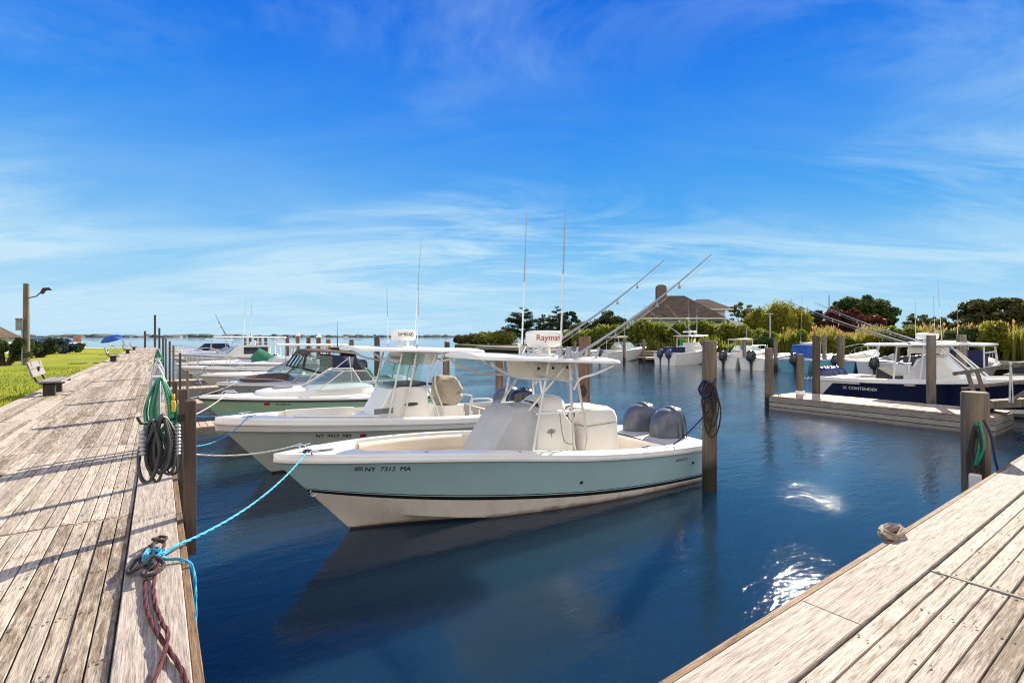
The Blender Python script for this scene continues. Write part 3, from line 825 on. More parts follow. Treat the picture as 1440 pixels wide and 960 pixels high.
# a thin strip lies in each butt joint
planks('boardwalk_path', 'greyplank', [(-2.62, kb-.006, s_-.013, s_+.005, DECK-.004, 'x') for s_ in seams[1:-1]], 'structure', .03)
ks = []
yy = -2.0
cuts = [-2, 1.43, 8.2, 13.1, 18, 23, 28, 33, 38, 43, 48, 53, 58, 63, 68, 73, 78, 83, 88]
for a, b_ in zip(cuts, cuts[1:]): ks.append((kb, .125, a+.003, b_-.003, DECK+.022, 'y', .06))
for a, b_ in zip(cuts, cuts[1:]): ks.append((-2.80, -2.635, a+.003, b_-.003, DECK+.01, 'y', .06))
tag(planks('boardwalk_kerb', 'kerb', ks), kind='structure')
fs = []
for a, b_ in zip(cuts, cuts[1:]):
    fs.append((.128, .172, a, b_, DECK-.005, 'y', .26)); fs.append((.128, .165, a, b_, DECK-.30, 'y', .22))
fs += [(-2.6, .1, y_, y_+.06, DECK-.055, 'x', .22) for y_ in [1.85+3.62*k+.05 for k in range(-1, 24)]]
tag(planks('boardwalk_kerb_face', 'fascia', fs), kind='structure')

# the right-hand arm of the quay, boards run along it
segs = []
y = 1.078-pw
row = 0
while y > -2.2:
    a = -.17 if row % 1 == 0 else 0
    cutx = [a+.16]+[4.18+3.62*k for k in range(-1, 8)]
    cutx = [kb]+[c for c in cutx if c > kb+.3]
    for p, q in zip(cutx, cutx[1:]): segs.append((p+.006, q-.030, y, y+pw, DECK, 'x'))
    y -= pw+gap
planks('quay_path', 'deck', segs, 'structure', nails=9)
planks('quay_joint_path', 'greyplank', [(c-.028, c+.004, -2.2, 1.076, DECK+.006, 'y') for c in [.56, 4.18, 7.80, 11.42, 15.04, 18.66, 22.28]], 'structure', .04)
tag(planks('quay_kerb', 'kerb', [(a+.003, b_-.003, 1.086, 1.385, DECK+.022, 'x', .06) for a, b_ in ((.13, 3.05), (3.05, 9.2), (9.2, 15.3), (15.3, 21), (21, 26))]), kind='structure')
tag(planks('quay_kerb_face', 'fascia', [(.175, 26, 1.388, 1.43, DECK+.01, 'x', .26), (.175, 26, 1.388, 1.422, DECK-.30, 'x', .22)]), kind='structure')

# far quay along the opposite side
segs = []
for k in range(6):
    y = -30
    while y < 74:
        segs.append((47.2+.3*k, 47.48+.3*k, y, y+5.95, 1.05, 'y')); y += 6
planks('far_quay_path', 'floatdeck', segs, 'structure')
tag(planks('far_quay_kerb_face', 'greyplank', [(47.13, 47.19, y, y+5.97, z_, 'y', .22) for y in range(-30, 74, 6) for z_ in (1.06, .78)]), kind='structure')

# far shore across the bay: low wooded strip and scattered houses too small to count
b = MB()
for k in range(420):
    a = math.radians(-62+k*.235+random.uniform(-.1, .1)); r = random.uniform(1850, 2250)
    h = random.choice((3.5, 5, 6, 8, 9, 10))*random.uniform(.7, 1.2); wd = random.uniform(8, 30)
    c = (r*math.sin(a+YAW), r*math.cos(a+YAW), 0)
    b.sloft([(c[0], c[1], -.5, wd, wd, 2), (c[0], c[1], h*.6, wd*.9, wd*.9, 2), (c[0], c[1], h, wd*.5, wd*.5, 2)], 8, 0 if random.random() < .8 else 1)
M['shorewood'] = paint('far_shore_wood', (.06, .095, .10), .9, .3, .02)
M['shorehouse'] = paint('far_shore_house', (.17, .17, .17), .9, .3, .02)
tag(b.build('far_shore_treeline', ['shorewood', 'shorehouse']), kind='stuff')
# ------------------------------------------------------------------ the aqua centre-console boat in front
ROW = 'boats moored bow-in along the boardwalk'
def boat_root(label, x, y, yaw, group=ROW, cat='boat', name='moored_boat'):
    return thing(name, label, cat, (x, y, 0), math.radians(yaw), group)

b1 = boat_root('pale aqua centre console boat with black waterline stripe and white T-top, tied by blue line', 1.27, 7.34, -4)
H = Hull(Ln=7.65, B=1.29, xa=6.45, sole=.42, zc1=-.17)
H.hull(b1, ['bottom', 'bottomw', 'black', 'aqua'])
H.deck(b1, cushion=3.2)
# foredeck hatch, bow cleats, rod-holder plates
hb = MB(); hb.sloft([(.62, 0, 1.232, .19, .15, 5), (.62, 0, 1.248, .185, .145, 5)], 24); hb.build('anchor_hatch', 'gel', b1)
for x_, y_ in ((.40, -.26), (.40, .26), (5.9, -1.09), (5.9, 1.09)):
    cleat(b1, x_, y_, H.sheer(x_)[1]+.09, .35*(-1 if y_ < 0 else 1) if x_ < 1 else .05)
ev = MB(); ev.tube([(.50+.045*math.cos(a), -.02, .615+.045*math.sin(a)) for a in [2*PI*k/16 for k in range(16)]], .008, 6, closed=True); ev.build('bow_eye', 'steel', b1)
each('deck_fitting', 'alud', b1, [lambda b, x_=x_, sg=sg: b.lathe([(.035, 0), (.03, .012), (0, .014)], (x_, (H.sheer(x_)[0]-.1)*sg, H.sheer(x_)[1]+.09), 10) for x_ in (1.9, 3.3, 4.55, 5.3, 6.25) for sg in (-1, 1)])
for x_, z_ in ((4.45, .42), (7.05, .42)):
    vent = MB(); y_ = H.bvh.ray_cast(Vector((x_, -5, z_)), Vector((0, 1, 0)))[0].y; vent.lathe([(.028, 0), (.026, .014), (0, .016)], (x_, y_, z_), 12, M4=Matrix.Rotation(PI/2, 4, 'X')); vent.build('through_hull', 'blackp', b1)
H.text(b1, 'NY  7312  MA', .098, 1.09, -.165, stretch=1.02)
st = MB(); vs = [(x, z) for x in (.965, 1.07) for z in (-.155, -.09)]
q = [(x, H.bvh.ray_cast(Vector((x, -5, H.sheer(x)[1]+z)), Vector((0, 1, 0)))[0].y-.004, H.sheer(x)[1]+z) for x, z in vs]
st.add(q, [(0, 1, 3, 2)]); st.build('validation_sticker', 'greyp', b1)
H.text(b1, 'REGULATOR', .075, 6.55, -.17, mat='greyp', name='boat_lettering', stretch=.72)
# console with sloped canvas over its forward seat
cc = center_console(b1, H, 3.62, 4.78, .46, 1.50)
cv = MB()
rows = []
for k in range(13):
    t = k/12; y_ = -.47+.94*t; cr = .035*math.sin(t*PI)+.012*math.sin(t*23)
    rows.append([(2.98-.02*math.sin(t*PI), y_*1.04, .50), (3.0, y_*1.05, .80+cr*.4), (3.20+.02*math.sin(t*9), y_*1.05, 1.09+cr*.6), (3.42, y_*1.04, 1.40+cr*.5), (3.58, y_*1.02, 1.60+cr), (4.02, y_*1.02, 1.60+cr*.6), (3.95, y_*1.05, .46)])
cv.loft(rows, 0)
cv.add(rows[0], [tuple(range(7))]); cv.add(rows[-1], [tuple(range(7))])
cvo = cv.build('console_cover', 'canvasg', b1, sharp=55)
each('grab_handle', 'steel', cvo, [lambda b, s_=s_: b.tube([(3.62, s_*.40, 1.635), (3.66, s_*.28, 1.665), (3.62, s_*.16, 1.635)], .012, 6) for s_ in (-1, 1)])
# emblem on the console side: an oval badge with a star-like figure
em = MB()
for k in range(16):
    a = 2*PI*k/16; r = .075 if k % 2 == 0 else .026
    em.v.append((4.28+r*1.5*math.cos(a), -.4645, 1.17+r*.8*math.sin(a))); 
em.f.append(tuple(range(16))); em.m.append(0); em.s.append(False)
em.tube([(4.28+.082*math.cos(a), -.4645, 1.17+.036*math.sin(a)) for a in [2*PI*k/20 for k in range(20)]], .004, 5, closed=True)
em.tube([(4.29, -.4645, 1.14), (4.285, -.4645, 1.07)], .004, 5)
em.build('emblem', 'greyp', cc)
# T-top and its tube tower
ttop(b1, 2.77, 5.70, .88, 2.47, 2.33)
fr = []
for sg in (-1, 1):
    y_ = .60*sg
    fr += [[(3.72, y_, .42), (3.82, y_, .95), (4.14, y_*.97, 2.36)], [(4.80, y_, .42), (4.66, y_, .95), (4.58, y_*.97, 2.34)], [(4.93, y_, .78), (4.97, y_, 1.0), (4.86, y_, 1.5), (4.70, y_*.97, 2.34)],
           spline([(2.95, y_*1.25, 2.41), (3.05, y_*1.22, 2.30), (3.5, y_*1.05, 2.14), (4.10, y_, 2.08)], 6), spline([(4.66, y_, 1.88), (4.80, y_, 2.06), (5.1, y_*1.1, 2.14), (5.45, y_*1.25, 2.28)], 6),
           spline([(3.55, y_*1.3, 2.40), (3.75, y_*1.15, 2.26), (4.2, y_, 2.10), (4.62, y_, 2.02)], 6), [(3.86, y_, 1.52), (4.88, y_, 1.50)], [(3.80, y_*.8, 1.56), (4.45, y_, 2.26)]]
fr += [[(4.10, -.6, 2.10), (4.10, .6, 2.10)], [(4.62, -.6, 2.08), (4.62, .6, 2.08)]]
pipes(b1, fr, .023)
sw_ = MB(); sw_.tube([(4.86+.05*math.sin(a), -.18+.17*math.cos(a), 1.36+.165*math.sin(a)) for a in [2*PI*k/20 for k in range(20)]], .014, 6, closed=True)
for k in range(3): sw_.tube([(4.85, -.18, 1.36), (4.86, -.18+.16*math.cos(k*2.1), 1.36+.16*math.sin(k*2.1))], .008, 5)
sw_.tube([(4.72, -.18, 1.33), (4.86, -.18, 1.36)], .02, 6); sw_.build('steering_wheel', 'blackp', b1)
dr = MB(); dr.tube(spline([(4.46, -.463, 1.47), (4.50, -.463, 1.2), (4.56, -.463, .98), (4.66, -.463, .92), (4.76, -.463, .90)], 5), .006, 5); dr.build('hatch_seam', 'seam', cc)
eb = MB(); eb.sloft([(4.36, 0, 2.05, .40, .40, 6), (4.36, 0, 2.08, .46, .46, 6), (4.36, 0, 2.37, .50, .50, 6)], 32)
ebo = eb.build('electronics_box', 'cream', b1, sharp=50)
each('latch', 'iron', ebo, [lambda b, x_=x_: b.lathe([(.026, 0), (.022, .02), (0, .024)], (x_, -.482, 2.26), 10, M4=Matrix.Rotation(PI/2, 4, 'X')) for x_ in (4.0, 4.3, 4.62)])
# helm seat under a fitted cover
lp = MB()
lp.sloft([(5.40, 0, .42, .47, .50, 7), (5.40, 0, .9, .465, .49, 7), (5.41, 0, 1.02, .47, .50, 6), (5.42, 0, 1.28, .455, .485, 6), (5.43, 0, 1.40, .41, .46, 5), (5.42, 0, 1.47, .31, .40, 4), (5.42, 0, 1.49, .15, .25, 3)], 36)
for i, (a, b_, c) in enumerate(lp.v):
    ang = math.atan2(b_, a-5.4); k = min(1, max(0, (1.5-c)/.6))
    d = .014*math.sin(ang*9+c*5)*k+.010*math.sin(ang*17-c*9)*k; lp.v[i] = (a+math.cos(ang)*d, b_+math.sin(ang)*d, c+.012*math.sin(a*14+b_*9))
lpo = lp.build('seat_cover', 'canvasw', b1, sharp=65)
each('cover_seam', 'seam', lpo, [lambda b, h_=h_, rx=rx, ry=ry: b.tube([(5.41+rx*math.copysign(abs(math.cos(a))**.30, math.cos(a)), ry*math.copysign(abs(math.sin(a))**.30, math.sin(a)), h_+.012*math.sin(a*4)) for a in [2*PI*k/48 for k in range(48)]], .006, 5, closed=True) for h_, rx, ry in ((1.20, .468, .502), (.50, .478, .51))])
radar(b1, 4.45, 0, 2.61, .335, .29, 'Raymarine', ang=-1.66, tsize=.15)
whip(b1, (4.35, .60, 2.42), (4.48, .62, 5.16), .02)
whip(b1, (4.37, -.60, 2.42), (4.47, -.62, 5.20), .02)
outrigger(b1, (4.50, -.72, 2.42), (7.55, -1.2, 4.38), .032)
outrigger(b1, (4.74, .72, 2.42), (8.95, 1.2, 4.70), .032)
for sg in (-1, 1):
    om = MB()
    om.tube([(4.46, .72*sg, 2.38), (4.46, .72*sg, 2.62)], .045, 10); om.rbox((4.56, .70*sg, 2.46), (.36, .08, .05))
    om.tube([(4.25, .45*sg, 2.44), (4.5, .70*sg, 2.60)], .015, 6); om.tube([(4.75, .35*sg, 2.44), (4.5, .70*sg, 2.56)], .015, 6)
    om.build('outrigger_base', 'alud', b1)
each('rod_holder', 'alud', b1, [lambda b, k=k: b.tube([(5.15, -.6+.3*k, 2.38), (5.24, -.6+.3*k, 2.60)], .022, 8) for k in range(5)])
nl = MB(); nl.tube([(4.0, .12, 2.45), (4.0, .12, 2.62)], .012, 6); nl.lathe([(.03, 0), (.03, .06), (0, .07)], (4.0, .12, 2.62), 10); nl.build('anchor_light', 'whitep', b1)
outboard(b1, 6.90, -.38, .57, 'cowl', 1.0); outboard(b1, 6.90, .38, .57, 'cowl', 1.0)

# ------------------------------------------------------------------ second boat: pale seafoam centre console
b2 = boat_root('seafoam and white centre console boat with folded tan seat cover and greenish clear curtain', .90, 11.2, 0)
H2 = Hull(Ln=7.8, B=1.30, sheer=[(0, 1.12), (.2, 1.03), (.4, .93), (.6, .83), (.8, .78), (1, .76)], zc0=.44, us=(0,), xa=7.0, capz=.12, sole=.45)
H2.hull(b2, ['bottom', 'seafoam', 'black', 'seafoam']); H2.deck(b2)
wb = MB()                                                       # deep white topside band under the gunwale
for sg in (-1, 1):
    xx = [7.8*(i/40)**1.2 for i in range(41)]
    wb.loft([[(x-.012, (H2.sheer(x)[0]+.016)*sg, H2.sheer(x)[1]+.02) for x in xx], [(x+.01*(1-x/7.8), (H2.sheer(x)[0]+.012-.05*(1-x/7.8)**2)*sg, H2.sheer(x)[1]-.15*(1-.35*x/7.8)) for x in xx]], 0)
wb.build('topside_band', 'gel', b2, sharp=60)
H2.text(b2, 'NY  9919  MM', .105, 1.72, -.285, stretch=1.05)
sticker(H2, b2, 2.56, 2.68, -.285, -.21, 'red')
for x_, y_ in ((.55, -.30), (.55, .30), (6.3, -1.1)): cleat(b2, x_, y_, H2.sheer(x_)[1]+.12, .3)
bc = MB()
for sg in (-1, 1):
    xx = [1.35+1.6*i/14 for i in range(15)]
    bc.loft([[(x, (H2.inner(x)+.03)*sg, H2.sheer(x)[1]+.14) for x in xx], [(x, (H2.inner(x)+.02)*sg, H2.sheer(x)[1]+.165) for x in xx], [(x, (H2.inner(x)-.07)*sg, H2.sheer(x)[1]+.165) for x in xx], [(x, (H2.inner(x)-.08)*sg, H2.sheer(x)[1]-.1) for x in xx]], 0)
bc.build('coaming_bolster', 'gel', b2, sharp=60)
c2 = MB(); c2.prism([(2.70, .45), (2.74, .98), (3.02, 1.02), (3.38, 1.62), (3.60, 1.66), (4.28, 1.62), (4.36, .45)], -.50, .50); c2o = c2.build('console', 'gel', b2, bevel=.035)
dk = MB(); dk.sloft([(3.86, -.504, 1.22, .16, .004, 2), (3.86, -.5045, 1.222, .16, .004, 2)], 4)
pl = MB(); pl.add([(3.86+.17*math.cos(a), -.5075, 1.24+.042*math.sin(a)) for a in [2*PI*k/24 for k in range(24)]], [tuple(range(24))]); pl.build('console_port', 'canvasb', c2o)
vn = MB(); vn.box(2.98, 3.42, -.506, -.502, 1.08, 1.20); vn.build('vent_panel', 'greyp', c2o)
ds = MB(); ds.box(3.55, 4.40, -.49, .49, 1.655, 1.70); ds.build('dash_top', 'iron', c2o, bevel=.015)
gl = MB(); gl.add([(3.36, -.48, 1.64), (3.36, .48, 1.64), (3.70, .50, 2.40), (3.70, -.50, 2.40), (4.2, -.52, 2.38), (4.05, -.50, 1.68), (4.2, .52, 2.38), (4.05, .50, 1.68)], [(0, 1, 2, 3), (0, 3, 4, 5), (1, 2, 6, 7)])
gl.build('clear_curtain', 'gglass', b2)
ttop(b2, 2.55, 5.76, .90, 2.52, 2.42)
f2 = []
for sg in (-1, 1):
    y_ = .58*sg
    f2 += [[(3.20, y_, .45), (3.27, y_, .95), (3.60, y_, 2.42)], [(3.62, y_, .45), (3.66, y_, .95), (3.95, y_, 2.42)], spline([(4.55, y_, .45), (4.50, y_, 1.0), (4.22, y_, 1.72), (4.45, y_, 2.40)], 6), spline([(4.72, y_, .45), (4.66, y_, 1.0), (4.42, y_, 1.74), (4.66, y_, 2.40)], 6),
           spline([(2.9, y_*1.2, 2.44), (3.15, y_*1.1, 2.30), (3.5, y_, 2.22)], 5), spline([(4.62, y_, 2.22), (5.0, y_*1.1, 2.30), (5.4, y_*1.25, 2.40)], 5)]
f2 += [[(3.55, -.58, 2.26), (3.55, .58, 2.26)], [(3.9, -.58, 2.26), (3.9, .58, 2.26)], [(4.4, -.58, 2.26), (4.4, .58, 2.26)], [(4.6, -.58, 2.26), (4.6, .58, 2.26)]]
pipes(b2, f2, .024)
e2 = MB(); e2.sloft([(4.15, 0, 2.14, .42, .42, 6), (4.15, 0, 2.42, .50, .50, 6)], 28); e2.build('electronics_box', 'gel', b2)
# folded tan cover on the helm seat, seat base with rails, quilted cooler seat, aft grab rail
bag = MB()
bag.sloft([(5.02, 0, 1.14, .30, .36, 3), (5.03, .0, 1.28, .36, .40, 3), (5.0, 0, 1.40, .30, .36, 3), (5.04, 0, 1.46, .36, .40, 3), (5.02, 0, 1.58, .33, .36, 2.6), (5.0, 0, 1.66, .34, .36, 2.6), (4.97, 0, 1.76, .24, .28, 2.4), (4.95, 0, 1.80, .10, .14, 2)], 40)
for i, (a, b_, c) in enumerate(bag.v): bag.v[i] = (a+.03*math.sin(c*38+b_*8), b_+.025*math.sin(c*31+a*9), c+.035*math.sin(a*13+b_*11))
bag.build('folded_cover', 'canvast', b2, sharp=70)
s2 = MB(); s2.box(4.72, 5.32, -.40, .40, .45, 1.12); s2.build('seat_base', 'gel', b2, bevel=.03)
q2 = MB(); q2.prism([(5.30, .98), (5.36, 1.12), (5.95, .95), (5.95, .80), (5.35, .84)], -.42, .42); q2.build('cooler_cushion', 'vinylg', b2, bevel=.03)
q3 = MB(); q3.box(5.34, 5.95, -.38, .38, .45, .83); q3.build('cooler', 'whitep', b2, bevel=.03)
pipes(b2, [spline([(5.42, sg*.52, .45), (5.42, sg*.52, 1.12), (5.52, sg*.52, 1.24), (6.0, sg*.52, 1.20), (6.10, sg*.52, 1.05), (6.10, sg*.52, .45)], 6) for sg in (-1, 1)], .022, 'alu', 'grab_rail')
pipes(b2, [[(5.0+.22*k, -.56, .45), (5.0+.22*k, -.56, .96)] for k in range(4)], .018, 'whitep', 'rod_rack')
radar(b2, 3.88, 0, 2.70, .30, .26, 'SIMRAD', 'reg', ang=-1.75, tsize=.115)
for a, b_ in (((3.7, .5, 2.5), (3.66, .5, 4.0)), ((4.0, -.5, 2.5), (4.05, -.5, 4.0)), ((4.4, .55, 2.48), (4.6, .55, 5.35))): whip(b2, a, b_, .014)
outboard(b2, 6.75, -.36, .62, 'cowlk', 1.0); outboard(b2, 6.75, .36, .62, 'cowl', 1.0)

# ------------------------------------------------------------------ third: green hull, open bow with raised screen
b3 = boat_root('green hulled boat with white deck, black rub stripe and low clear windscreen', .90, 15.8, 0)
H3 = Hull(Ln=7.2, B=1.28, sheer=[(0, 1.12), (.25, 1.02), (.6, .90), (1, .84)], zc0=.5, us=(0,), xo=4.3, xa=6.4, sole=.4)
H3.hull(b3, ['bottom', 'bottomw', 'black', 'green']); H3.deck(b3, rail='rubk', crown=.12)
tr = MB(); tr.sloft([(3.05, 0, 1.05, 1.75, .74, 2.6), (3.05, 0, 1.24, 1.68, .70, 2.6), (3.1, 0, 1.29, 1.5, .60, 2.6), (3.1, 0, 1.31, .9, .34, 2.4)], 40); tr.build('raised_deck', 'gel', b3, sharp=45)
hw = MB(); hw.sloft([(2.1, -.0, 1.30, .28, .28, 5), (2.1, 0, 1.335, .26, .26, 5)], 24); hw.build('deck_hatch', 'greyp', b3)
windshield(b3, 2.55, 4.7, .80, 1.25, .52, .80)
H3.text(b3, 'NY 8306 LT', .075, 1.75, -.13, stretch=1.05)
sticker(H3, b3, 1.48, 1.62, -.135, -.06, 'red')
pipes(b3, [[(.55, s_*.25, 1.22), (.62, s_*.25, 1.28), (.85, s_*.25, 1.28), (.9, s_*.25, 1.22)] for s_ in (-1, 1)], .014, 'steel', 'bow_cleat_rail')
outboard(b3, 6.9, 0, .6, 'cowlk')

# ------------------------------------------------------------------ fourth: grey cuddy with brown camper canvas
b4 = boat_root('grey cuddy cruiser with dark brown canvas enclosure and raked windscreen, fourth in the moored row', 1.7, 20.6, 0)
H4 = Hull(Ln=7.0, B=1.25, sheer=[(0, 1.08), (.25, 1.02), (.6, .96), (1, .92)], zc0=.5, us=(0, .1, .2), xo=3.9, xa=6.3, sole=.4)
H4.hull(b4, ['bottom', 'tangel', 'tangel', 'greygel']); H4.deck(b4, mat='greygel', crown=.14)
cvb = MB(); cvb.sloft([(1.62, 0, 1.12, .95, .62, 2.4), (1.66, 0, 1.25, .90, .56, 2.4), (1.75, 0, 1.36, .68, .40, 2.3), (1.8, 0, 1.40, .34, .2, 2)], 32); cvb.build('bow_cover', 'canvasb', b4, sharp=60)
windshield(b4, 2.0, 4.5, .95, 1.10, .56, .62, 'alud')
top = MB(); rows = []
for k in range(9):
    y_ = -.9+1.8*k/8; cr = .10*(1-(y_/.9)**2)
    rows.append([(2.72, y_*.95, 2.04+cr), (2.84, y_, 2.20+cr), (3.3, y_, 2.22+cr), (4.0, y_, 2.17+cr), (4.70, y_, 2.10+cr), (4.74, y_*1.0, 1.86)])
top.loft(rows, 0); top.build('bimini', 'canvasb', b4, sharp=60, solid=.025)
fc = MB()
for k in range(3):
    ya, yb = -.86+.575*k, -.86+.575*(k+1)-.02
    fc.add([(2.50, ya, 1.66), (2.50, yb, 1.66), (2.76, yb*.97, 2.06), (2.76, ya*.97, 2.06)], [(0, 1, 2, 3)])
for sg in (-1, 1): fc.add([(2.75, .93*sg, 1.64), (4.2, 1.0*sg, 1.15), (4.7, .92*sg, 1.95), (2.86, .90*sg, 2.14)], [(0, 1, 2, 3)])
fco = fc.build('clear_panel', 'glass', b4)
ed = MB()
for k in range(4):
    y_ = -.88+.585*k; ed.bar((2.48, y_, 1.66), (2.75, y_*.97, 2.07), .05, .03)
ed.bar((2.48, -.9, 1.65), (2.48, .9, 1.65), .05, .05)
for sg in (-1, 1):
    ed.bar((2.72, .93*sg, 1.66), (2.84, .91*sg, 2.16), .13, .03); ed.bar((2.7, .94*sg, 1.62), (4.35, 1.01*sg, 1.10), .05, .06)
ed.build('canvas_binding', 'canvask', fco)
for sg in (-1, 1):
    sd = MB()
    sd.add([(3.78, .965*sg, 1.30), (4.45, 1.02*sg, 1.06), (4.72, .93*sg, 1.98), (3.80, .93*sg, 2.08)], [(0, 1, 2, 3)])
    sd.build('tinted_panel', 'canvasn', b4, solid=.006)
af = MB(); af.loft([[(4.62, -.93, 2.10), (4.62, 0, 2.19), (4.62, .93, 2.10)], [(5.30, -1.05, 1.03), (5.35, 0, 1.05), (5.30, 1.05, 1.03)]], 0)
for sg in (-1, 1): af.add([(4.45, 1.03*sg, 1.03), (5.30, 1.055*sg, 1.0), (4.64, .94*sg, 2.08)], [(0, 1, 2)])
af.build('aft_canvas', 'canvask', b4, solid=.02)
pipes(b4, [[(3.2, s_*.97, 1.30), (4.0, s_*.95, 2.1)], [(4.35, s_*1.04, 1.12), (4.40, s_*.96, 2.05)], [(4.3, s_*1.03, 1.95), (3.5, s_*1.0, 1.45)]] if False else [p for s_ in (-1, 1) for p in ([(2.85, s_*.99, 1.10), (3.28, s_*.97, 1.62)], [(4.50, s_*1.05, 1.05), (4.42, s_*.98, 2.02)], [(3.85, s_*1.0, 1.55), (4.38, s_*.99, 1.95)])], .018, 'whitep', 'canvas_bow')
pipes(b4, [spline([(.35, s_*.30, 1.16), (.5, s_*.42, 1.30), (1.3, s_*.86, 1.28), (2.0, s_*1.02, 1.20), (2.1, s_*1.04, 1.08)], 6) for s_ in (-1, 1)], .014, 'steel', 'bow_rail')
ngr = MB(); ngr.box(4.05, 4.95, -.35, .35, 2.26, 2.36)
for k in range(6): ngr.box(4.08+.15*k, 4.18+.15*k, -.356, -.35, 2.27, 2.35, 1)
ngr.build('rolled_cover', ['canvask', 'canvasb'], b4, bevel=.02)
H4.text(b4, 'NY 8113 EW', .07, 1.9, -.20, mat='iron', stretch=1.1)
sw = MB()
for pts in ([(4.25, -.10), (4.55, -.09), (4.80, -.125), (5.05, -.14)], [(4.78, -.15), (4.92, -.09), (5.0, -.13)]):
    sw.tube([(x, H4.bvh.ray_cast(Vector((x, -5, H4.sheer(x)[1]+z)), Vector((0, 1, 0)))[0].y-.003, H4.sheer(x)[1]+z) for x, z in pts], .012, 6)
for x in (1.0, 6.2):
    z = H4.sheer(x)[1]-.14; sw.lathe([(.035, 0), (.03, .01), (0, .012)], (x, H4.bvh.ray_cast(Vector((x, -5, z)), Vector((0, 1, 0)))[0].y, z), 10, M4=Matrix.Rotation(PI/2, 4, 'X'))
sw.build('emblem', 'greyp', b4)
whip(b4, (4.5, .9, 2.1), (4.5, .92, 3.45), .03, 'blackp')
gc = MB(); gc.sloft([(5.5, .1, .92, .20, .50, 3), (5.5, .1, 1.25, .22, .45, 2.6), (5.5, .1, 1.42, .15, .3, 2.3)], 24); gc.build('sunpad_cover', 'canvasgr', b4, sharp=60)

# ------------------------------------------------------------------ the rest of the row, farther along
def simple_boat(label, x, y, yaw, Ln, B, sheer, hullmats, us=(0,), xo=2.4, xa=None, deckmat='gel', crown=.12, rail='rub', group=ROW, sole=.42):
    r = boat_root(label, x, y, yaw, group)
    h = Hull(Ln=Ln, B=B, sheer=sheer, us=us, xo=xo, xa=xa or Ln-.9, zc0=.45, sole=sole)
    h.hull(r, hullmats, nt=18); h.deck(r, deckmat, rail, nt=24, crown=crown)
    if Ln >= 7.2:                                # stainless bow rail on stanchions, one each side
        for sg in (-1, 1):
            b = MB(); pt = [(x, (h.sheer(x)[0]-.08)*sg, h.sheer(x)[1]+.09) for x in (.25, .7, 1.3, 2.0, 2.7)]
            b.tube(spline([(p[0]-.05, p[1], p[2]+(.42 if k < 4 else .05)) for k, p in enumerate(pt)], 5), .013, 5)
            for p in pt[:4]: b.tube([p, (p[0]-.05, p[1], p[2]+.42)], .011, 5)
            b.build('bow_rail', 'steel', r)
    for x in (.5, Ln-.8): cleat(r, x, -h.sheer(x)[0]+.10, h.sheer(x)[1]+.09, .2)
    return r, h
def tower(r, x0, x1, w, z0, z1, mat='alu', rr=.022):
    pipes(r, [p for sg in (-1, 1) for p in ([(x0-.15, w*sg, z0), (x0+.15, w*sg*.96, z1)], [(x1, w*sg, z0), (x1-.08, w*sg*.96, z1)], [(x0+.1, w*sg, z0+1.0), (x1, w*sg, z0+.95)])]+[[(x0+.13, -w, z1-.06), (x0+.13, w, z1-.06)], [(x1-.06, -w, z1-.06), (x1-.06, w, z1-.06)]], rr, mat, 'tower_frame', 6)

r, h = simple_boat('white bowrider with bow anchor roller and long raked windscreen, fifth in the moored row', 1.4, 24.8, 0, 6.8, 1.2, [(0, 1.15), (.3, 1.06), (1, .92)], ['bottom', 'tangel', 'tangel', 'gel'], us=(0, .2, .45), xo=3.9)
windshield(r, 2.5, 4.8, .85, 1.16, .55, 1.05, 'alud')
pr = MB(); pr.rbox((-.05, 0, 1.26), (.7, .22, .05)); pr.tube([(-.35, 0, 1.22), (-.1, 0, 1.1), (.1, 0, .8)], .025, 8); pr.bar((-.1, 0, .85), (.18, .0, .72), .22, .03); pr.build('anchor', 'steel', r)
pipes(r, [spline([(.1, s_*.12, 1.26), (.3, s_*.3, 1.5), (1.3, s_*.9, 1.44), (2.2, s_*1.05, 1.2)], 6) for s_ in (-1, 1)], .014, 'steel', 'bow_rail')
cp = MB(); cp.sloft([(3.3, 0, 1.0, 1.0, .8, 3), (3.3, 0, 1.2, .9, .7, 3)], 24); cp.build('raised_deck', 'greygel', r)
outboard(r, 6.4, 0, .6, 'cowlk')

r, h = simple_boat('white centre console with long pale hardtop on white tubes, sixth in the moored row', .9, 28.6, 0, 8.6, 1.35, [(0, 1.32), (.3, 1.15), (1, .95)], ['bottom', 'gel', 'gel', 'gel'], xo=1.2, crown=.05)
ttop(r, 4.1, 7.75, .95, 2.36, 2.30, 'cream', .07)
tower(r, 4.9, 6.7, .7, .45, 2.3, 'whitep', .03)
pipes(r, [[(4.4+.3*k, -.9, 1.1), (4.55+.3*k, -.88, 2.28)] for k in range(10)], .02, 'ropet', 'rod')
c = MB(); c.prism([(4.6, .42), (4.75, 1.45), (5.6, 1.5), (5.7, .42)], -.5, .5); c.build('console', 'cream', r, bevel=.04)
sg_ = MB(); sg_.sloft([(6.3, 0, .42, .35, .55, 4), (6.3, 0, 1.35, .33, .52, 4)], 20); sg_.build('seat_cover', 'canvasw', r)
outboard(r, 8.2, -.35, .7, 'cowlk'); outboard(r, 8.2, .35, .7, 'cowlk')

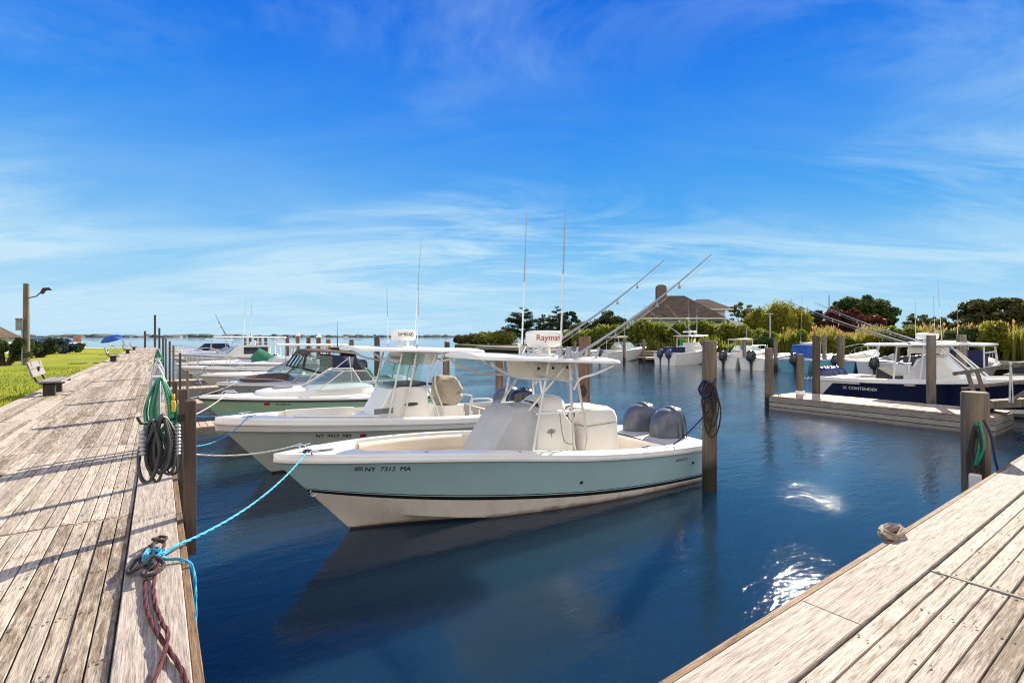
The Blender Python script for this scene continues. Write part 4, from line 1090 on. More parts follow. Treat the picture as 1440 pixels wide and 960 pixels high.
r, h = simple_boat('grey white cuddy boat under a peaked green tarpaulin, seventh in the moored row', 1.3, 32.5, 0, 7.6, 1.3, [(0, 1.3), (.3, 1.24), (1, 1.05)], ['bottom', 'greygel', 'greygel', 'greygel'], xo=4.9, crown=.2)
tp = MB(); tp.add([(3.0, -.95, 1.26), (3.0, .95, 1.26), (4.75, -1.1, 1.2), (4.75, 1.1, 1.2), (3.55, -.05, 2.12), (3.55, .05, 2.12), (4.6, 0, 1.5)], [(0, 1, 5, 4), (0, 4, 6, 2), (1, 3, 6, 5), (2, 6, 3), (4, 5, 6)])
tp.build('tarpaulin', 'canvasgr', r, solid=.03)
cb_ = MB(); cb_.sloft([(5.1, 0, 1.15, 1.4, 1.0, 4), (5.2, 0, 1.5, 1.2, .9, 4), (5.3, 0, 1.56, .9, .7, 4)], 24); cb_.build('cabin', 'greygel', r, sharp=50)
h.text(r, 'NY 6021 BK', .09, 1.6, -.3, stretch=1.1); outboard(r, 7.2, 0, .7, 'cowl')

r, h = simple_boat('white runabout with low dark brown mooring cover, eighth in the moored row', .9, 36.4, 0, 6.4, 1.15, [(0, 1.1), (.3, 1.0), (1, .9)], ['bottom', 'tangel', 'tangel', 'gel'], us=(0, .2, .4), xo=2.4)
c = MB(); c.sloft([(3.7, 0, .98, 1.9, .98, 3), (3.8, 0, 1.15, 1.6, .8, 2.6), (4.0, 0, 1.36, .9, .4, 2.2), (4.1, 0, 1.42, .4, .15, 2)], 28); c.build('mooring_cover', 'canvasb', r, sharp=60)
outboard(r, 6.0, 0, .55, 'cowlk')

r, h = simple_boat('white pilothouse fishing boat with dark side windows and flat hardtop', 1.2, 40.8, 0, 9.5, 1.5, [(0, 1.6), (.3, 1.4), (1, 1.05)], ['bottom', 'gel', 'gel', 'gel'], xo=5.4, crown=.2)
c = MB(); c.prism([(2.6, 1.45), (3.4, 2.15), (5.5, 2.18), (5.5, 1.0), (2.7, 1.2)], -1.05, 1.05); ho = c.build('wheelhouse', 'gel', r, bevel=.05)
g = MB(); g.box(3.75, 5.3, -1.062, -1.055, 1.55, 2.05); g.box(3.75, 5.3, 1.055, 1.062, 1.55, 2.05); g.add([(2.74, -.9, 1.62), (2.74, .9, 1.62), (3.28, .9, 2.09), (3.28, -.9, 2.09)], [(0, 1, 2, 3)]); g.build('window', 'wglass', ho)
ttop(r, 2.0, 6.6, 1.15, 2.75, 2.72); tower(r, 3.2, 6.2, 1.0, 1.4, 2.72, 'whitep', .03)
whip(r, (4, .9, 2.8), (4.1, .9, 5.6), .02); whip(r, (4.2, -.9, 2.8), (4.3, -.9, 5.6), .02)
outrigger(r, (3.0, .9, 2.7), (2.2, 1.2, 4.4), .04, mat='iron')
r, h = simple_boat('white open boat with two dark seats showing above its low sides', .9, 45.5, 0, 7.0, 1.25, [(0, 1.15), (.3, 1.0), (1, .85)], ['bottom', 'gel', 'gel', 'gel'], xo=1.5)
for yy_ in (-.4, .4):
    s_ = MB(); s_.box(4.2, 4.7, yy_-.25, yy_+.25, .42, 1.05); s_.rbox((4.72, yy_, 1.3), (.12, .5, .55)); s_.build('seat', 'canvask', r, bevel=.04)
windshield(r, 2.9, 4.6, .8, 1.02, .5, .7, 'alud'); outboard(r, 6.6, 0, .55, 'cowlk')
r, h = simple_boat('white sport boat with raked white radar arch, eleventh in the moored row', .9, 50.2, 0, 8.2, 1.4, [(0, 1.3), (.3, 1.2), (1, 1.0)], ['bottom', 'gel', 'skyblue', 'gel'], us=(0, .2, .35), xo=3.6)
pipes(r, [spline([(5.6, -1.2, 1.1), (6.1, -1.15, 2.2), (6.2, 0, 2.35), (6.1, 1.15, 2.2), (5.6, 1.2, 1.1)], 8)], .08, 'whitep', 'radar_arch'); windshield(r, 2.9, 5.2, 1.0, 1.22, .6, .9, 'alud')
for k, (q_, lab) in enumerate(((55.5, 'small white boat with a bare bow far along the row, twelfth from the camera'), (61, 'white centre console with grey canvas top far along the row, thirteenth from the camera'), (67, 'white cruiser with dark blue canvas far along the row, fourteenth from the camera'), (74, 'last white boat at the far end of the moored row'))):
    r, h = simple_boat(lab, 1.0, q_, 0, 7.4+.4*(k % 3), 1.3, [(0, 1.3+.1*(k % 2)), (.3, 1.15), (1, .95)], ['bottom', 'gel', 'gel', 'gel'], xo=2.6)
    if k == 1: ttop(r, 3.0, 5.6, .9, 2.45, 2.4, 'canvasg'); tower(r, 3.5, 5.0, .7, .45, 2.4)
    if k == 2:
        c = MB(); c.prism([(2.6, 1.2), (3.4, 2.0), (5.6, 2.0), (6.2, 1.0)], -1, 1); c.build('canvas_enclosure', 'canvasn', r, bevel=.05)
    if k == 3: windshield(r, 2.9, 5.0, 1.0, 1.18, .6, .8, 'alud')
    outboard(r, h.L-.4, 0, .6, 'cowlk' if k % 2 else 'cowl')
# ------------------------------------------------------------------ floating dock, gangway, navy boat
fd = thing('floating_dock', 'low floating wooden dock with dark plank sides in front of the navy boat', 'floating dock', (20.3, 6.7, 0))
x0, x1, y0, y1 = -1.05, 1.05, -3.12, 3.15
sg = []
yy = y0
while yy < y1-.1:
    sg.append((x0, x1, yy, yy+.138, .52, 'x')); yy += .143
planks('decking', 'floatdeck', sg, parent=fd)
fsg = []
for z_, h_ in ((.47, .17), (.27, .14), (.10, .16)):
    fsg += [(x0-.05, x0-.003, y0-.05, y1+.05, z_, 'y', h_), (x1+.003, x1+.05, y0-.05, y1+.05, z_, 'y', h_), (x0-.003, x1+.003, y0-.05, y0-.004, z_, 'x', h_), (x0-.003, x1+.003, y1+.004, y1+.05, z_, 'x', h_)]
planks('side_boards', 'greyplank', fsg, parent=fd)
fl = MB(); fl.box(x0+.03, x1-.03, y0+.03, y1-.03, -.30, .45); fl.build('float_core', 'blackp', fd)
for x_, y_ in ((-.9, 2.9), (.9, 2.6)): cleat(fd, x_, y_, .525, 1.5, 'iron')

gw = thing('gangway', 'sloping grey wooden gangway with handrails leading down to the floating dock', 'gangway', (20.55, 3.9, .55))
def g(y): return .30+(.62)*(-y)/3.2       # deck height (local) along the ramp
sgm = MB()
for s_ in (-.48, .48): sgm.bar((s_, .35, g(.35)-.10), (s_, -3.4, g(-3.4)-.10), .06, .20)
sgm.build('stringer', 'greypaint' if 'greypaint' in M else 'pilegrey', gw)
dkk = MB()
for k in range(25):
    y_ = .35-.15*k; dkk.rbox((0, y_-.07, g(y_)+.015), (1.0, .135, .03), rx=-.19)
dkk.build('ramp_boards', 'pilegrey', gw)
for s_ in (-.50, .50):
    hr = MB(); hr.bar((s_, .75, g(.45)+.88), (s_, -3.4, g(-3.4)+1.12), .05, .11); hr.bar((s_*1.06, .55, g(.3)+.42), (s_*1.06, -3.4, g(-3.4)+.55), .03, .07)
    hr.bar((s_, -.55, g(-.6)), (s_, -1.8, g(-1.8)+.98), .05, .10)
    hr.build('handrail', 'pilegrey', gw)
    for y_ in (.30, -1.9):
        ps = MB(); ps.bar((s_*1.04, y_-.14, g(y_)-.08), (s_*1.04, y_+.12, g(y_)+.98), .07, .10); ps.build('post', 'pilegrey', gw)
lg = MB(); lg.box(-.52, -.44, .0, .08, -.08, .22); lg.box(.44, .52, .0, .08, -.08, .22); lg.tube([(-.6, .15, .05), (.6, .15, .05)], .06, 10); lg.build('roller_foot', 'iron', gw)
b = MB(); b.tube([(20.0, 3.38, .9), (19.98, 3.36, 2.0)], .022, 8); b.tube([(19.94, 3.30, .9), (19.98, 3.34, 1.9)], .014, 6); b.sloft([(19.98, 3.36, 1.99, .035, .035, 2), (19.98, 3.36, 2.05, .04, .04, 2), (19.98, 3.36, 2.08, .01, .01, 2)], 10)
tag(b.build('rope_line', 'ropew'), 'thin white line with a knob tied upright on the gangway handrail', 'rope')

nb = boat_root('large navy blue centre console with white band along its waterline behind the floating dock', 24.7, -.35, 90, None)
HN = Hull(Ln=10.3, B=1.5, sheer=[(0, 1.62), (.25, 1.38), (.5, 1.15), (.75, .98), (1, .93)], us=(0, .13), zc0=.55, zc1=.02, xo=1.2, xa=9.1, sole=.5, capz=.14)
HN.us = (0, .13)
HN.hull(nb, ['bottom', 'gel', 'gel', 'navy']); HN.deck(nb)
# white raked quarter at the stern
wq = MB()
def hy(x, z): 
    h = HN.bvh.ray_cast(Vector((x, 5, z)), Vector((0, -1, 0))); return (h[0].y if h[0] is not None else 1.4)
for sg_ in (1, -1):
    a_ = [(9.45, .95), (9.70, .80), (9.95, .52), (10.1, .34)]; c_ = [(10.29, .95), (10.29, .80), (10.29, .52), (10.29, .34)]
    wq.loft([[(x, (hy(x, min(z, HN.sheer(x)[1]-.02))+.006)*sg_, z) for x, z in a_], [(x, (hy(x-.02, min(z, HN.sheer(x)[1]-.02))+.006)*sg_, z) for x, z in c_]], 0)
    wq.loft([[(x, (HN.sheer(x)[0]+.008)*sg_, HN.sheer(x)[1]+.02) for x in (1.0, 3, 5, 7, 9, 10.29)], [(x, (hy(x, HN.sheer(x)[1]-.10)+.007)*sg_, HN.sheer(x)[1]-.10) for x in (1.0, 3, 5, 7, 9, 10.29)]], 0)
wq.build('topside_band', 'gel', nb, sharp=60)
HN.text(nb, '31 CONTENDER', .165, 9.30, 0, side=1, mat='silver', name='boat_lettering', stretch=1.02, z0=.62)
c = MB(); c.prism([(5.5, .5), (5.6, 1.2), (6.3, 2.0), (6.75, 2.05), (7.05, 1.9), (7.3, 1.3), (7.3, .5)], -.6, .6); cno = c.build('console', 'gel', nb, bevel=.05)
cv = MB(); cv.prism([(6.4, .9), (6.42, 2.10), (6.75, 2.12), (7.62, .9)], -.64, .64); cv.build('console_cover', 'canvasg', cno, bevel=.03)
cv = MB(); cv.prism([(7.75, .9), (7.8, 1.18), (8.35, 1.52), (8.4, .9)], -.6, .6); cv.build('seat_cover', 'canvask', nb, bevel=.03)
ttop(nb, 5.75, 8.75, 1.05, 2.50, 2.44, 'gel', .07)
pipes(nb, [p for s_ in (-1, 1) for p in ([(6.9, .8*s_, .6), (6.75, .78*s_, 2.48)], [(7.75, .8*s_, .6), (7.6, .78*s_, 2.45)], [(5.2, .7*s_, 1.1), (6.35, .76*s_, 2.45)], [(5.0, .62*s_, 1.1), (6.15, .72*s_, 2.3)])]+[[(6.75, -.78, 2.42), (6.75, .78, 2.42)], [(7.6, -.78, 2.40), (7.6, .78, 2.40)]], .03)
eb = MB(); eb.box(6.3, 7.3, -.55, .55, 2.14, 2.40); eb.build('electronics_box', 'gel', nb, bevel=.03)
radar(nb, 6.85, 0, 2.68, .36, .24)
for s_ in (-1, 1): outrigger(nb, (7.1, .95*s_, 2.52), (11.6, 1.5*s_, 4.45), .035)
whip(nb, (6.4, .8, 2.5), (6.45, .85, 4.4), .012); whip(nb, (6.6, -.8, 2.5), (6.75, -.85, 5.3), .012)
for k in (-.62, 0, .62): outboard(nb, 9.85, k, .62, 'cowln', 1.05)
cm = MB(); cm.tube([(10.9, 1.12-.18*k, .95-.1*(k % 2)) for k in range(12)], .03, 8); cm.build('cowl_stripe', 'silver', nb)

# ------------------------------------------------------------------ boats at the far quay (bows to the quay, sterns to the basin)
FAR = 'boats moored stern-out at the far quay'
def far(label, q, Ln, B, sh, mats, us=(0,), xo=2.6, p=40.6, dm='gel', yaw=180):
    return simple_boat(label, p+Ln, q, yaw, Ln, B, sh, mats, us, xo, deckmat=dm, group=FAR)
r, h = far('white sportfishing boat with pale hardtop, swept outriggers and paired navy outboards at the far quay', 31.2, 9.0, 1.45, [(0, 1.7), (.3, 1.45), (1, 1.05)], ['bottom', 'gel', 'gel', 'gel'], xo=1.8)
c = MB(); c.prism([(3.4, .5), (3.6, 1.6), (4.2, 2.2), (5.2, 2.2), (5.3, .5)], -.65, .65); c.build('console', 'gel', r, bevel=.05)
ttop(r, 3.2, 6.4, 1.15, 2.9, 2.85); tower(r, 3.8, 5.9, .9, .8, 2.85, 'whitep', .045)
sc_ = MB(); sc_.box(6.9, 8.3, -.9, .9, .5, 1.75); sc_.build('seat_cover', 'canvasn', r, bevel=.08)
rd = MB(); rd.box(4.2, 5.6, -.35, .35, 3.2, 3.35); rd.tube([(4.9, 0, 2.9), (4.9, 0, 3.2)], .12, 8); rd.build('radar_bar', 'whitep', r, bevel=.04)
for s_ in (-1, 1): outrigger(r, (5.0, .9*s_, 2.9), (10.6, 1.3*s_, 5.9), .045); whip(r, (4.4+.5*s_, .8*s_, 2.9), (4.4+.5*s_, .85*s_, 6.8), .03)
for k in (-.5, .5): outboard(r, 8.55, k, .75, 'cowln', 1.05)
r, h = far('white express cruiser with canvas top on curved frame beside the far quay', 40.0, 8.0, 1.35, [(0, 1.5), (.3, 1.35), (1, .95)], ['bottom', 'gel', 'gel', 'gel'], xo=3.9)
windshield(r, 2.7, 5.2, 1.0, 1.42, .7, .9, 'whitep'); ttop(r, 4.2, 6.3, 1.0, 2.75, 2.7, 'canvast', .12, 'bimini'); tower(r, 4.5, 6.0, .95, 1.1, 2.7, 'steel', .025)
whip(r, (4.9, .9, 1.4), (4.9, .9, 6.0), .025); outboard(r, 7.6, 0, .7, 'cowl')
r, h = far('low white skiff with blue cover beyond the express cruiser', 46.0, 6.0, 1.15, [(0, 1.0), (1, .8)], ['bottom', 'gel', 'gel', 'gel'], xo=1.6)
c = MB(); c.sloft([(3.4, 0, .85, 1.5, .8, 3), (3.5, 0, 1.2, .9, .5, 2.4), (3.5, 0, 1.3, .3, .2, 2)], 20); c.build('mooring_cover', 'canvasbl', r); outboard(r, 5.6, 0, .5, 'cowlk', .9)
r, h = far('small white open boat near the land point of the far quay', 52.5, 6.2, 1.15, [(0, 1.05), (1, .85)], ['bottom', 'gel', 'gel', 'gel'], xo=1.6)
windshield(r, 2.2, 4.0, .8, .98, .5, .6, 'alud'); outboard(r, 5.8, 0, .5, 'cowl', .9)
r, h = far('white cuddy boat with cream bimini and red flash on its bow side', 24.9, 7.4, 1.3, [(0, 1.5), (.3, 1.35), (1, .95)], ['bottom', 'gel', 'gel', 'gel'], xo=3.8)
windshield(r, 2.4, 4.7, .95, 1.40, .55, .85, 'whitep'); ttop(r, 3.9, 5.6, .9, 2.55, 2.5, 'canvast', .1, 'bimini'); tower(r, 4.1, 5.4, .85, 1.1, 2.5, 'steel', .022); outboard(r, 7.1, 0, .7, 'cowlk', 1.1, )
r, h = far('white runabout with raised dark outboard between two grey piles', 22.4, 6.4, 1.2, [(0, 1.2), (1, .9)], ['bottom', 'gel', 'gel', 'gel'], xo=2.2); outboard(r, 6.0, 0, .75, 'cowlk', 1.15)
r, h = far('sky blue skiff with royal blue canvas box and black outboard', 19.0, 6.8, 1.25, [(0, 1.25), (.4, 1.05), (1, .95)], ['bottom', 'skyblue', 'skyblue', 'skyblue'], xo=1.6, dm='gel')
c = MB(); c.box(4.6, 5.9, -.6, .6, .45, 2.15); c.build('canvas_box', 'canvasbl', r, bevel=.06); s_ = MB(); s_.box(3.4, 4.5, -.55, .55, .45, 2.3); s_.build('console', 'greygel', r, bevel=.08)
whip(r, (4.8, -.4, 2.1), (4.3, -.5, 6.2), .035, 'greyp', 'pole'); outboard(r, 6.4, .1, .65, 'cowlk', 1.1)
r, h = far('sky blue hulled boat with white bow flare and thin rails', 16.0, 7.4, 1.3, [(0, 1.65), (.4, 1.2), (1, 1.0)], ['bottom', 'skyblue', 'skyblue', 'skyblue'], xo=2.2)
pipes(r, [spline([(.3, s_*.3, 1.7), (.8, s_*.6, 2.2), (3, s_*1.15, 1.9), (4.2, s_*1.2, 1.3)], 6) for s_ in (-1, 1)], .03, 'steel', 'bow_rail'); outboard(r, 7.0, 0, .7, 'cowlk')
r, h = far('grey workboat with dark gear piled inside behind the middle piles', 13.6, 6.6, 1.2, [(0, 1.2), (1, .95)], ['bottom', 'greygel', 'greygel', 'greygel'], xo=1.5)
for k in range(5):
    s_ = MB(); s_.sloft([(2+.8*k, .2*(-1)**k, .5, .35, .4, 3), (2+.8*k, .2*(-1)**k, 1.1+.15*(k % 3), .28, .3, 2.4), (2+.8*k, .2*(-1)**k, 1.25+.15*(k % 3), .1, .1, 2)], 14); s_.build('gear_pile', ['canvask', 'greyp', 'canvasg'][k % 3], r)
outboard(r, 6.2, 0, .6, 'cowlk')
r, h = far('white hardtop sportfishing boat with open sided wheelhouse behind the navy boat', 10.9, 9.2, 1.5, [(0, 1.4), (.3, 1.2), (1, .9)], ['bottom', 'gel', 'gel', 'gel'], xo=2.2, p=39.6)
ttop(r, 3.0, 7.2, 1.3, 2.42, 2.38, 'gel', .08); tower(r, 3.4, 6.9, 1.2, .9, 2.38, 'whitep', .045)
c = MB(); c.prism([(3.2, 1.0), (3.8, 1.5), (5.2, 1.5), (5.3, .5)], -1.1, 1.1); c.build('wheelhouse', 'gel', r, bevel=.05)
gg = MB(); gg.add([(3.85, -1.1, 1.5), (3.85, 1.1, 1.5), (4.1, 1.1, 2.32), (4.1, -1.1, 2.32)], [(0, 1, 2, 3)]); gg.build('windscreen', 'gglass', r)
c = MB(); c.box(6.6, 8.2, -1.1, 1.1, .5, 1.5); c.build('seat_cover', 'canvasb', r, bevel=.08); whip(r, (5, 1, 2.4), (5.1, 1, 4.6), .02); whip(r, (6, -1, 2.4), (6.1, -1, 5.4), .02); outboard(r, 8.8, 0, .8, 'cowlk')
r, h = far('white cruiser with navy blue canvas enclosure under its hardtop behind the navy boat', 8.6, 8.4, 1.4, [(0, 1.35), (.3, 1.15), (1, .9)], ['bottom', 'gel', 'gel', 'gel'], xo=3.2, p=36.5)
ttop(r, 3.2, 6.6, 1.15, 2.34, 2.30, 'gel', .08); tower(r, 3.6, 6.4, 1.05, .9, 2.3, 'whitep', .045)
c = MB(); c.box(5.2, 6.5, -1.0, 1.0, .9, 2.0); c.build('canvas_enclosure', 'canvasn', r, bevel=.06); outboard(r, 8.0, 0, .8, 'cowlk')
r, h = far('dark cabin boat with a row of cabin windows beyond the gangway', 4.6, 9.5, 1.4, [(0, 1.1), (.4, .95), (1, .85)], ['bottom', 'black', 'black', 'black'], xo=3.0, p=33.0, dm='canvask')
c = MB(); c.prism([(.9, .95), (2.6, 1.5), (8.2, 1.55), (8.9, .9)], -1.1, 1.1); co_ = c.build('cabin', 'canvask', r, bevel=.08)
gg = MB()
for k in range(5): gg.box(2.9+1.05*k, 3.7+1.05*k, 1.103, 1.11, 1.05, 1.42)
gg.build('window', 'glass', co_)
wp = MB(); wp.box(5.05, 5.25, 1.12, 1.2, .9, 1.7); wp.build('window_post', 'whitep', co_)

# ------------------------------------------------------------------ piles
def pile(x, y, top, r, label, mat='pile', lean=(0, 0), group=None, cap=None, bot=-3.5, chamfer=.02, part=False):
    t = thing('mooring_pile', label, 'pile', (x, y, 0), random.uniform(0, 6), group) if cap or part else None
    b = MB(); n = 16; secs = []
    for k in range(9):
        z = bot+(top-bot)*k/8; f = k/8
        secs.append((lean[0]*max(z, 0)/3, lean[1]*max(z, 0)/3, z, r*(1.06-.08*f)*(1+random.uniform(-.012, .012)), r*(1.06-.08*f), 2))
    secs.append((secs[-1][0], secs[-1][1], top+chamfer, r*.9, r*.9, 2))
    b.sloft(secs, n)
    o = b.build('shaft' if t else 'mooring_pile', mat, t, sharp=50)
    if t is None:
        o.location = (x, y, 0); o.rotation_euler = (0, 0, random.uniform(0, 6)); return tag(o, label, 'pile', group)
    if cap:
        c = MB(); c.lathe([(r*1.12, top-.02), (r*1.15, top+.03), (r*.6, top+.18), (0, top+.25)], (secs[-1][0], secs[-1][1], 0), 16); c.build('cap', cap, t)
    return t
pile(8.18, 5.30, 2.70, .128, 'tall weathered pile hung with dark rope coils at the stern of the aqua boat', 'pile')
pile(8.55, 8.95, 2.78, .145, 'reddish brown pile just behind the covered helm seat of the aqua boat', 'pilered')
pile(8.7, 12.9, 2.24, .132, 'reddish pile standing before the dark outboards of the seafoam boat', 'pilered')
pile(9.0, 17.0, 2.35, .135, 'brown pile behind the tan folded cover of the second boat', 'pilered')
pile(8.6, 23.3, 2.78, .14, 'dark pile just left of the seafoam boat radar', 'post')
pile(8.2, 25.9, 2.62, .13, 'brown pile behind the rolled black cover of the camper canvas boat', 'pile')
GP = 'outer mooring piles of the boardwalk row'
for k, (q_, top, c_) in enumerate(((31.7, 2.6, None), (34.0, 2.75, 'whitep'), (36.7, 2.7, None), (40.0, 2.85, 'whitep'), (43.7, 2.9, None), (53.7, 2.85, None), (57.0, 2.95, None), (59.8, 2.9, None), (63.8, 2.85, 'whitep'), (67.7, 2.95, None))):
    pile(8.6, q_, top, .15, 'white capped pile in the far line of outer mooring piles' if c_ else 'plain dark pile in the far line of outer mooring piles', 'post' if k % 3 else 'pilered', group=GP if c_ else GP+', uncapped', cap=c_)
pile(9.1, 1.86, 2.02, .155, 'thick grey pile with hanging cables and a white box beside the quay edge', 'pile', lean=(-.06, -.02), bot=-3)
pile(19.62, 10.12, 2.32, .15, 'brown pile at the outer corner of the floating dock', 'pile')
t = pile(20.5, 9.35, 2.1, .13, 'shorter pile with a white collar standing through the floating dock', 'pile', part=True)
cl = MB(); cl.lathe([(.16, .53), (.165, .60), (.15, .68)], (0, 0, 0), 16); cl.build('collar', 'whitep', t)
pile(21.75, 9.3, 2.8, .14, 'tall dark pile at the back edge of the floating dock by the navy outboards', 'post')
pile(21.75, 5.62, 2.82, .135, 'tall grey pile against the middle of the navy hull', 'pilegrey')
pile(21.75, 3.05, 1.95, .17, 'thick olive brown pile beside the gangway foot', 'pile')
pile(27.4, 10.6, 2.82, .17, 'tan pile rising behind the navy boat outboards', 'pile')
pile(27.5, 6.1, 2.86, .17, 'pale tan pile behind the navy boat console', 'pilegrey')
pile(28.3, 6.2, 2.5, .13, 'slim dark pile just behind the pale tan pile', 'post')
GF = 'piles of the far quay berths'
for q_, top, lab in ((45.2, 2.2, 'grey pile at the stern of the express cruiser'), (37.3, 2.6, 'grey pile left of the low finger dock at the far quay'), (34.6, 2.5, 'grey pile at the end of the low finger dock at the far quay'), (27.5, 2.6, 'dark footed pile in front of the white sportfishing boat'), (23.6, 2.5, 'grey pile beside the bow of the cream bimini cuddy'), (20.9, 2.5, 'grey pile between the white runabout and the sky blue skiff'), (17.2, 2.9, 'greenish thin pile between the two sky blue boats'), (12.6, 2.6, 'slate grey pile under the white hardtop behind the navy boat')):
    pile(41.6, q_, top, .155, lab, 'pilegrey' if q_ > 13 else 'post', group=GF)
for k, q_ in enumerate((86, 90, 94, 99, 104)): pile(46+k*2.2, q_, 1.6, .2, 'short dark pile in the low breakwater off the land point', 'post', group='breakwater piles off the point')

# finger docks between the moored boats
def finger(x0, x1, y0, y1, z, label, grp=None):
    t = thing('finger_dock', label, 'finger dock', ((x0+x1)/2, (y0+y1)/2, 0), 0, grp)
    cx, cy = (x0+x1)/2, (y0+y1)/2; sg = []; y = y0
    if x1-x0 > y1-y0:
        x = x0
        while x < x1-.05: sg.append((x-cx, x+.14-cx, y0-cy, y1-cy, z, 'y')); x += .146
    planks('decking', 'floatdeck', sg, parent=t)
    planks('side_boards', 'greyplank', [(x0-cx, x1-cx, y0-cy-.045, y0-cy-.003, z-.01, 'x', .2), (x0-cx, x1-cx, y1-cy+.003, y1-cy+.045, z-.01, 'x', .2), (x1-cx+.003, x1-cx+.045, y0-cy, y1-cy, z-.01, 'y', .2)], parent=t)
    sp = MB()
    for a in (x0-cx+.4, x1-cx-.3): sp.tube([(a, y0-cy+.12, -3), (a, y0-cy+.12, z-.05)], .09, 8); sp.tube([(a, y1-cy-.12, -3), (a, y1-cy-.12, z-.05)], .09, 8)
    sp.build('support_post', 'post', t)
finger(.2, 3.2, 13.3, 14.1, .75, 'tan finger dock between the seafoam boat and the green boat')
finger(.2, 3.0, 17.7, 18.8, .80, 'tan finger dock between the green boat and the camper canvas boat')
finger(.2, 3.6, 22.3, 23.2, .85, 'tan finger dock just beyond the camper canvas boat')
finger(.2, 3.6, 26.4, 27.2, .85, 'tan finger dock between the white bowrider and the pale hardtop boat')
finger(42.4, 47.1, 35.0, 36.3, .55, 'low tan finger dock left of the white sportfishing boat at the far quay')
finger(41.8, 47.1, 43.0, 44.0, .55, 'low tan finger dock beyond the express cruiser at the far quay')
# ------------------------------------------------------------------ boardwalk edge: posts, hoses, ropes
def coil(c, n, w, h, r, mat, name, label, seed, nrm=(0, -1), depth=.16, parent=None):
    """hose hung in drooping loops over a hook"""
    rd = random.Random(seed); b = MB(); ax = Vector((nrm[1], -nrm[0], 0)).normalized(); nv = Vector((nrm[0], nrm[1], 0)).normalized()
    P = []
    for k in range(n):
        ww = w*rd.uniform(.55, 1.05); hh = h*rd.uniform(.80, 1.06); d = depth*(k/n-.5)+rd.uniform(-.02, .02); sk = rd.uniform(-.07, .07)
        for j in range(16):
            a = PI/2-2*PI*j/16
            px = ww*math.cos(a)*(1-.45*max(0, math.sin(a))); pz = hh/2*math.sin(a)-hh/2
            P.append(Vector(c)+ax*(px+sk*(pz/h))+nv*(d+depth/n*j/16)+Vector((0, 0, pz+rd.uniform(-.004, .004))))
    b.tube(spline(P, 3), r, 7)
    o = b.build(name, mat)
    return tag(o, label, 'hose') if label else o
def sqpost(x, y, z0, z1, w, label, name='edge_post', mat='post', cap=True, rz=0):
    b = MB(); b.rbox((x, y, (z0+z1)/2), (w, w, z1-z0), rz)
    if cap: b.add([(x-w/2, y-w/2, z1), (x+w/2, y-w/2, z1), (x+w/2, y+w/2, z1), (x-w/2, y+w/2, z1), (x, y, z1+w*.35)], [(0, 1, 4), (1, 2, 4), (2, 3, 4), (3, 0, 4)])
    return tag(b.build(name, mat, bevel=.006), label, 'post')
sqpost(.222, 5.05, .95, 2.25, .088, 'square brown post with pointed top and grey hose loops hung on it')
sqpost(.225, 6.55, .9, 2.22, .085, 'square brown post with flat top behind the nearest hose post', cap=False)
bx = MB(); bx.box(.13, .176, 4.995, 5.02, 2.09, 2.15); bx.tube([(.12, 5.0, 2.12), (.0, 4.93, 2.10), (-.11, 4.80, 2.13), (-.13, 4.80, 2.18)], .013, 6); tag(bx.build('hose_hook', 'iron', bevel=.01), 'dark hook bracket on the nearest hose post', 'hook')
coil((.03, 4.90, 2.16), 18, .085, .46, .0122, 'hosek', 'hose_coil', 'dark grey hose hung in long loops on the nearest square post', 3)
coil((-.04, 4.84, 2.14), 4, .08, .48, .0115, 'hosek', 'hose_coil', 'thinner dark hose looped lower in front of the grey hose coil', 8)
wt = MB(); wt.lathe([(.014, 0)]+[v for k in range(9) for v in ((.015, .028*k), (.024, .028*k+.012), (.015, .028*k+.024))], (.13, 4.86, 1.84), 10)
tag(wt.build('hose_fitting', 'alud'), 'ribbed silver hose coupling hanging against the pointed brown post', 'hose fitting')
wt = MB(); wt.lathe([(.014, 0)]+[v for k in range(6) for v in ((.017, .032*k), (.027, .032*k+.014), (.017, .032*k+.028))], (-.10, 4.80, 1.88), 10)
tag(wt.build('hose_fitting', 'alud'), 'shorter ribbed coupling at the inner end of the grey hose', 'hose fitting')
pd_ = MB(); pd_.box(-.06, .03, 8.35, 8.45, DECK+.02, 2.22); pd_.box(-.075, .045, 8.33, 8.47, 2.22, 2.26)
tag(pd_.build('water_pedestal', 'hosew', bevel=.01), 'pale dock pedestal behind the green hose', 'pedestal')
coil((.03, 8.20, 2.24), 10, .15, .86, .016, 'hoseg', 'hose_coil', 'bright green hose hung in a thick bunch on the pale pedestal', 5)
yb = MB(); yb.box(.14, .195, 8.12, 8.18, 1.78, 1.93); yb.tube([(.17, 8.15, 1.95), (.17, 8.15, 2.02)], .02, 8); tag(yb.build('hose_nozzle', 'yellow', bevel=.015), 'yellow hose nozzle hanging beside the green hose', 'nozzle')
sqpost(.20, 8.7, -2.5, 2.15, .06, 'thin brown post behind the green hose', cap=False)
for k, (y_, top, mat, lab) in enumerate(((12.1, 2.3, 'hosew', 'pale hose looped on the second pedestal from the camera'), (15.7, 2.3, 'hosew', 'pale hose looped on the third pedestal from the camera'), (22.9, 2.4, 'hoseg', 'teal hose looped on the far pedestal'))):
    pd_ = MB(); pd_.box(-.05, .04, y_, y_+.1, DECK+.02, top-.1); pd_.box(-.07, .06, y_-.02, y_+.12, top-.1, top-.06)
    tag(pd_.build('water_pedestal', 'hosew', bevel=.01), 'dock pedestal carrying the '+lab.split(' looped')[0]+' farther along the boardwalk, '+['second', 'third', 'last'][k]+' of its kind', 'pedestal')
    coil((-.0, y_-.1, top-.1), 9, .11, .7, .015, mat, 'hose_coil', lab, 20+k)
TP = 'thin timber posts along the boardwalk edge'
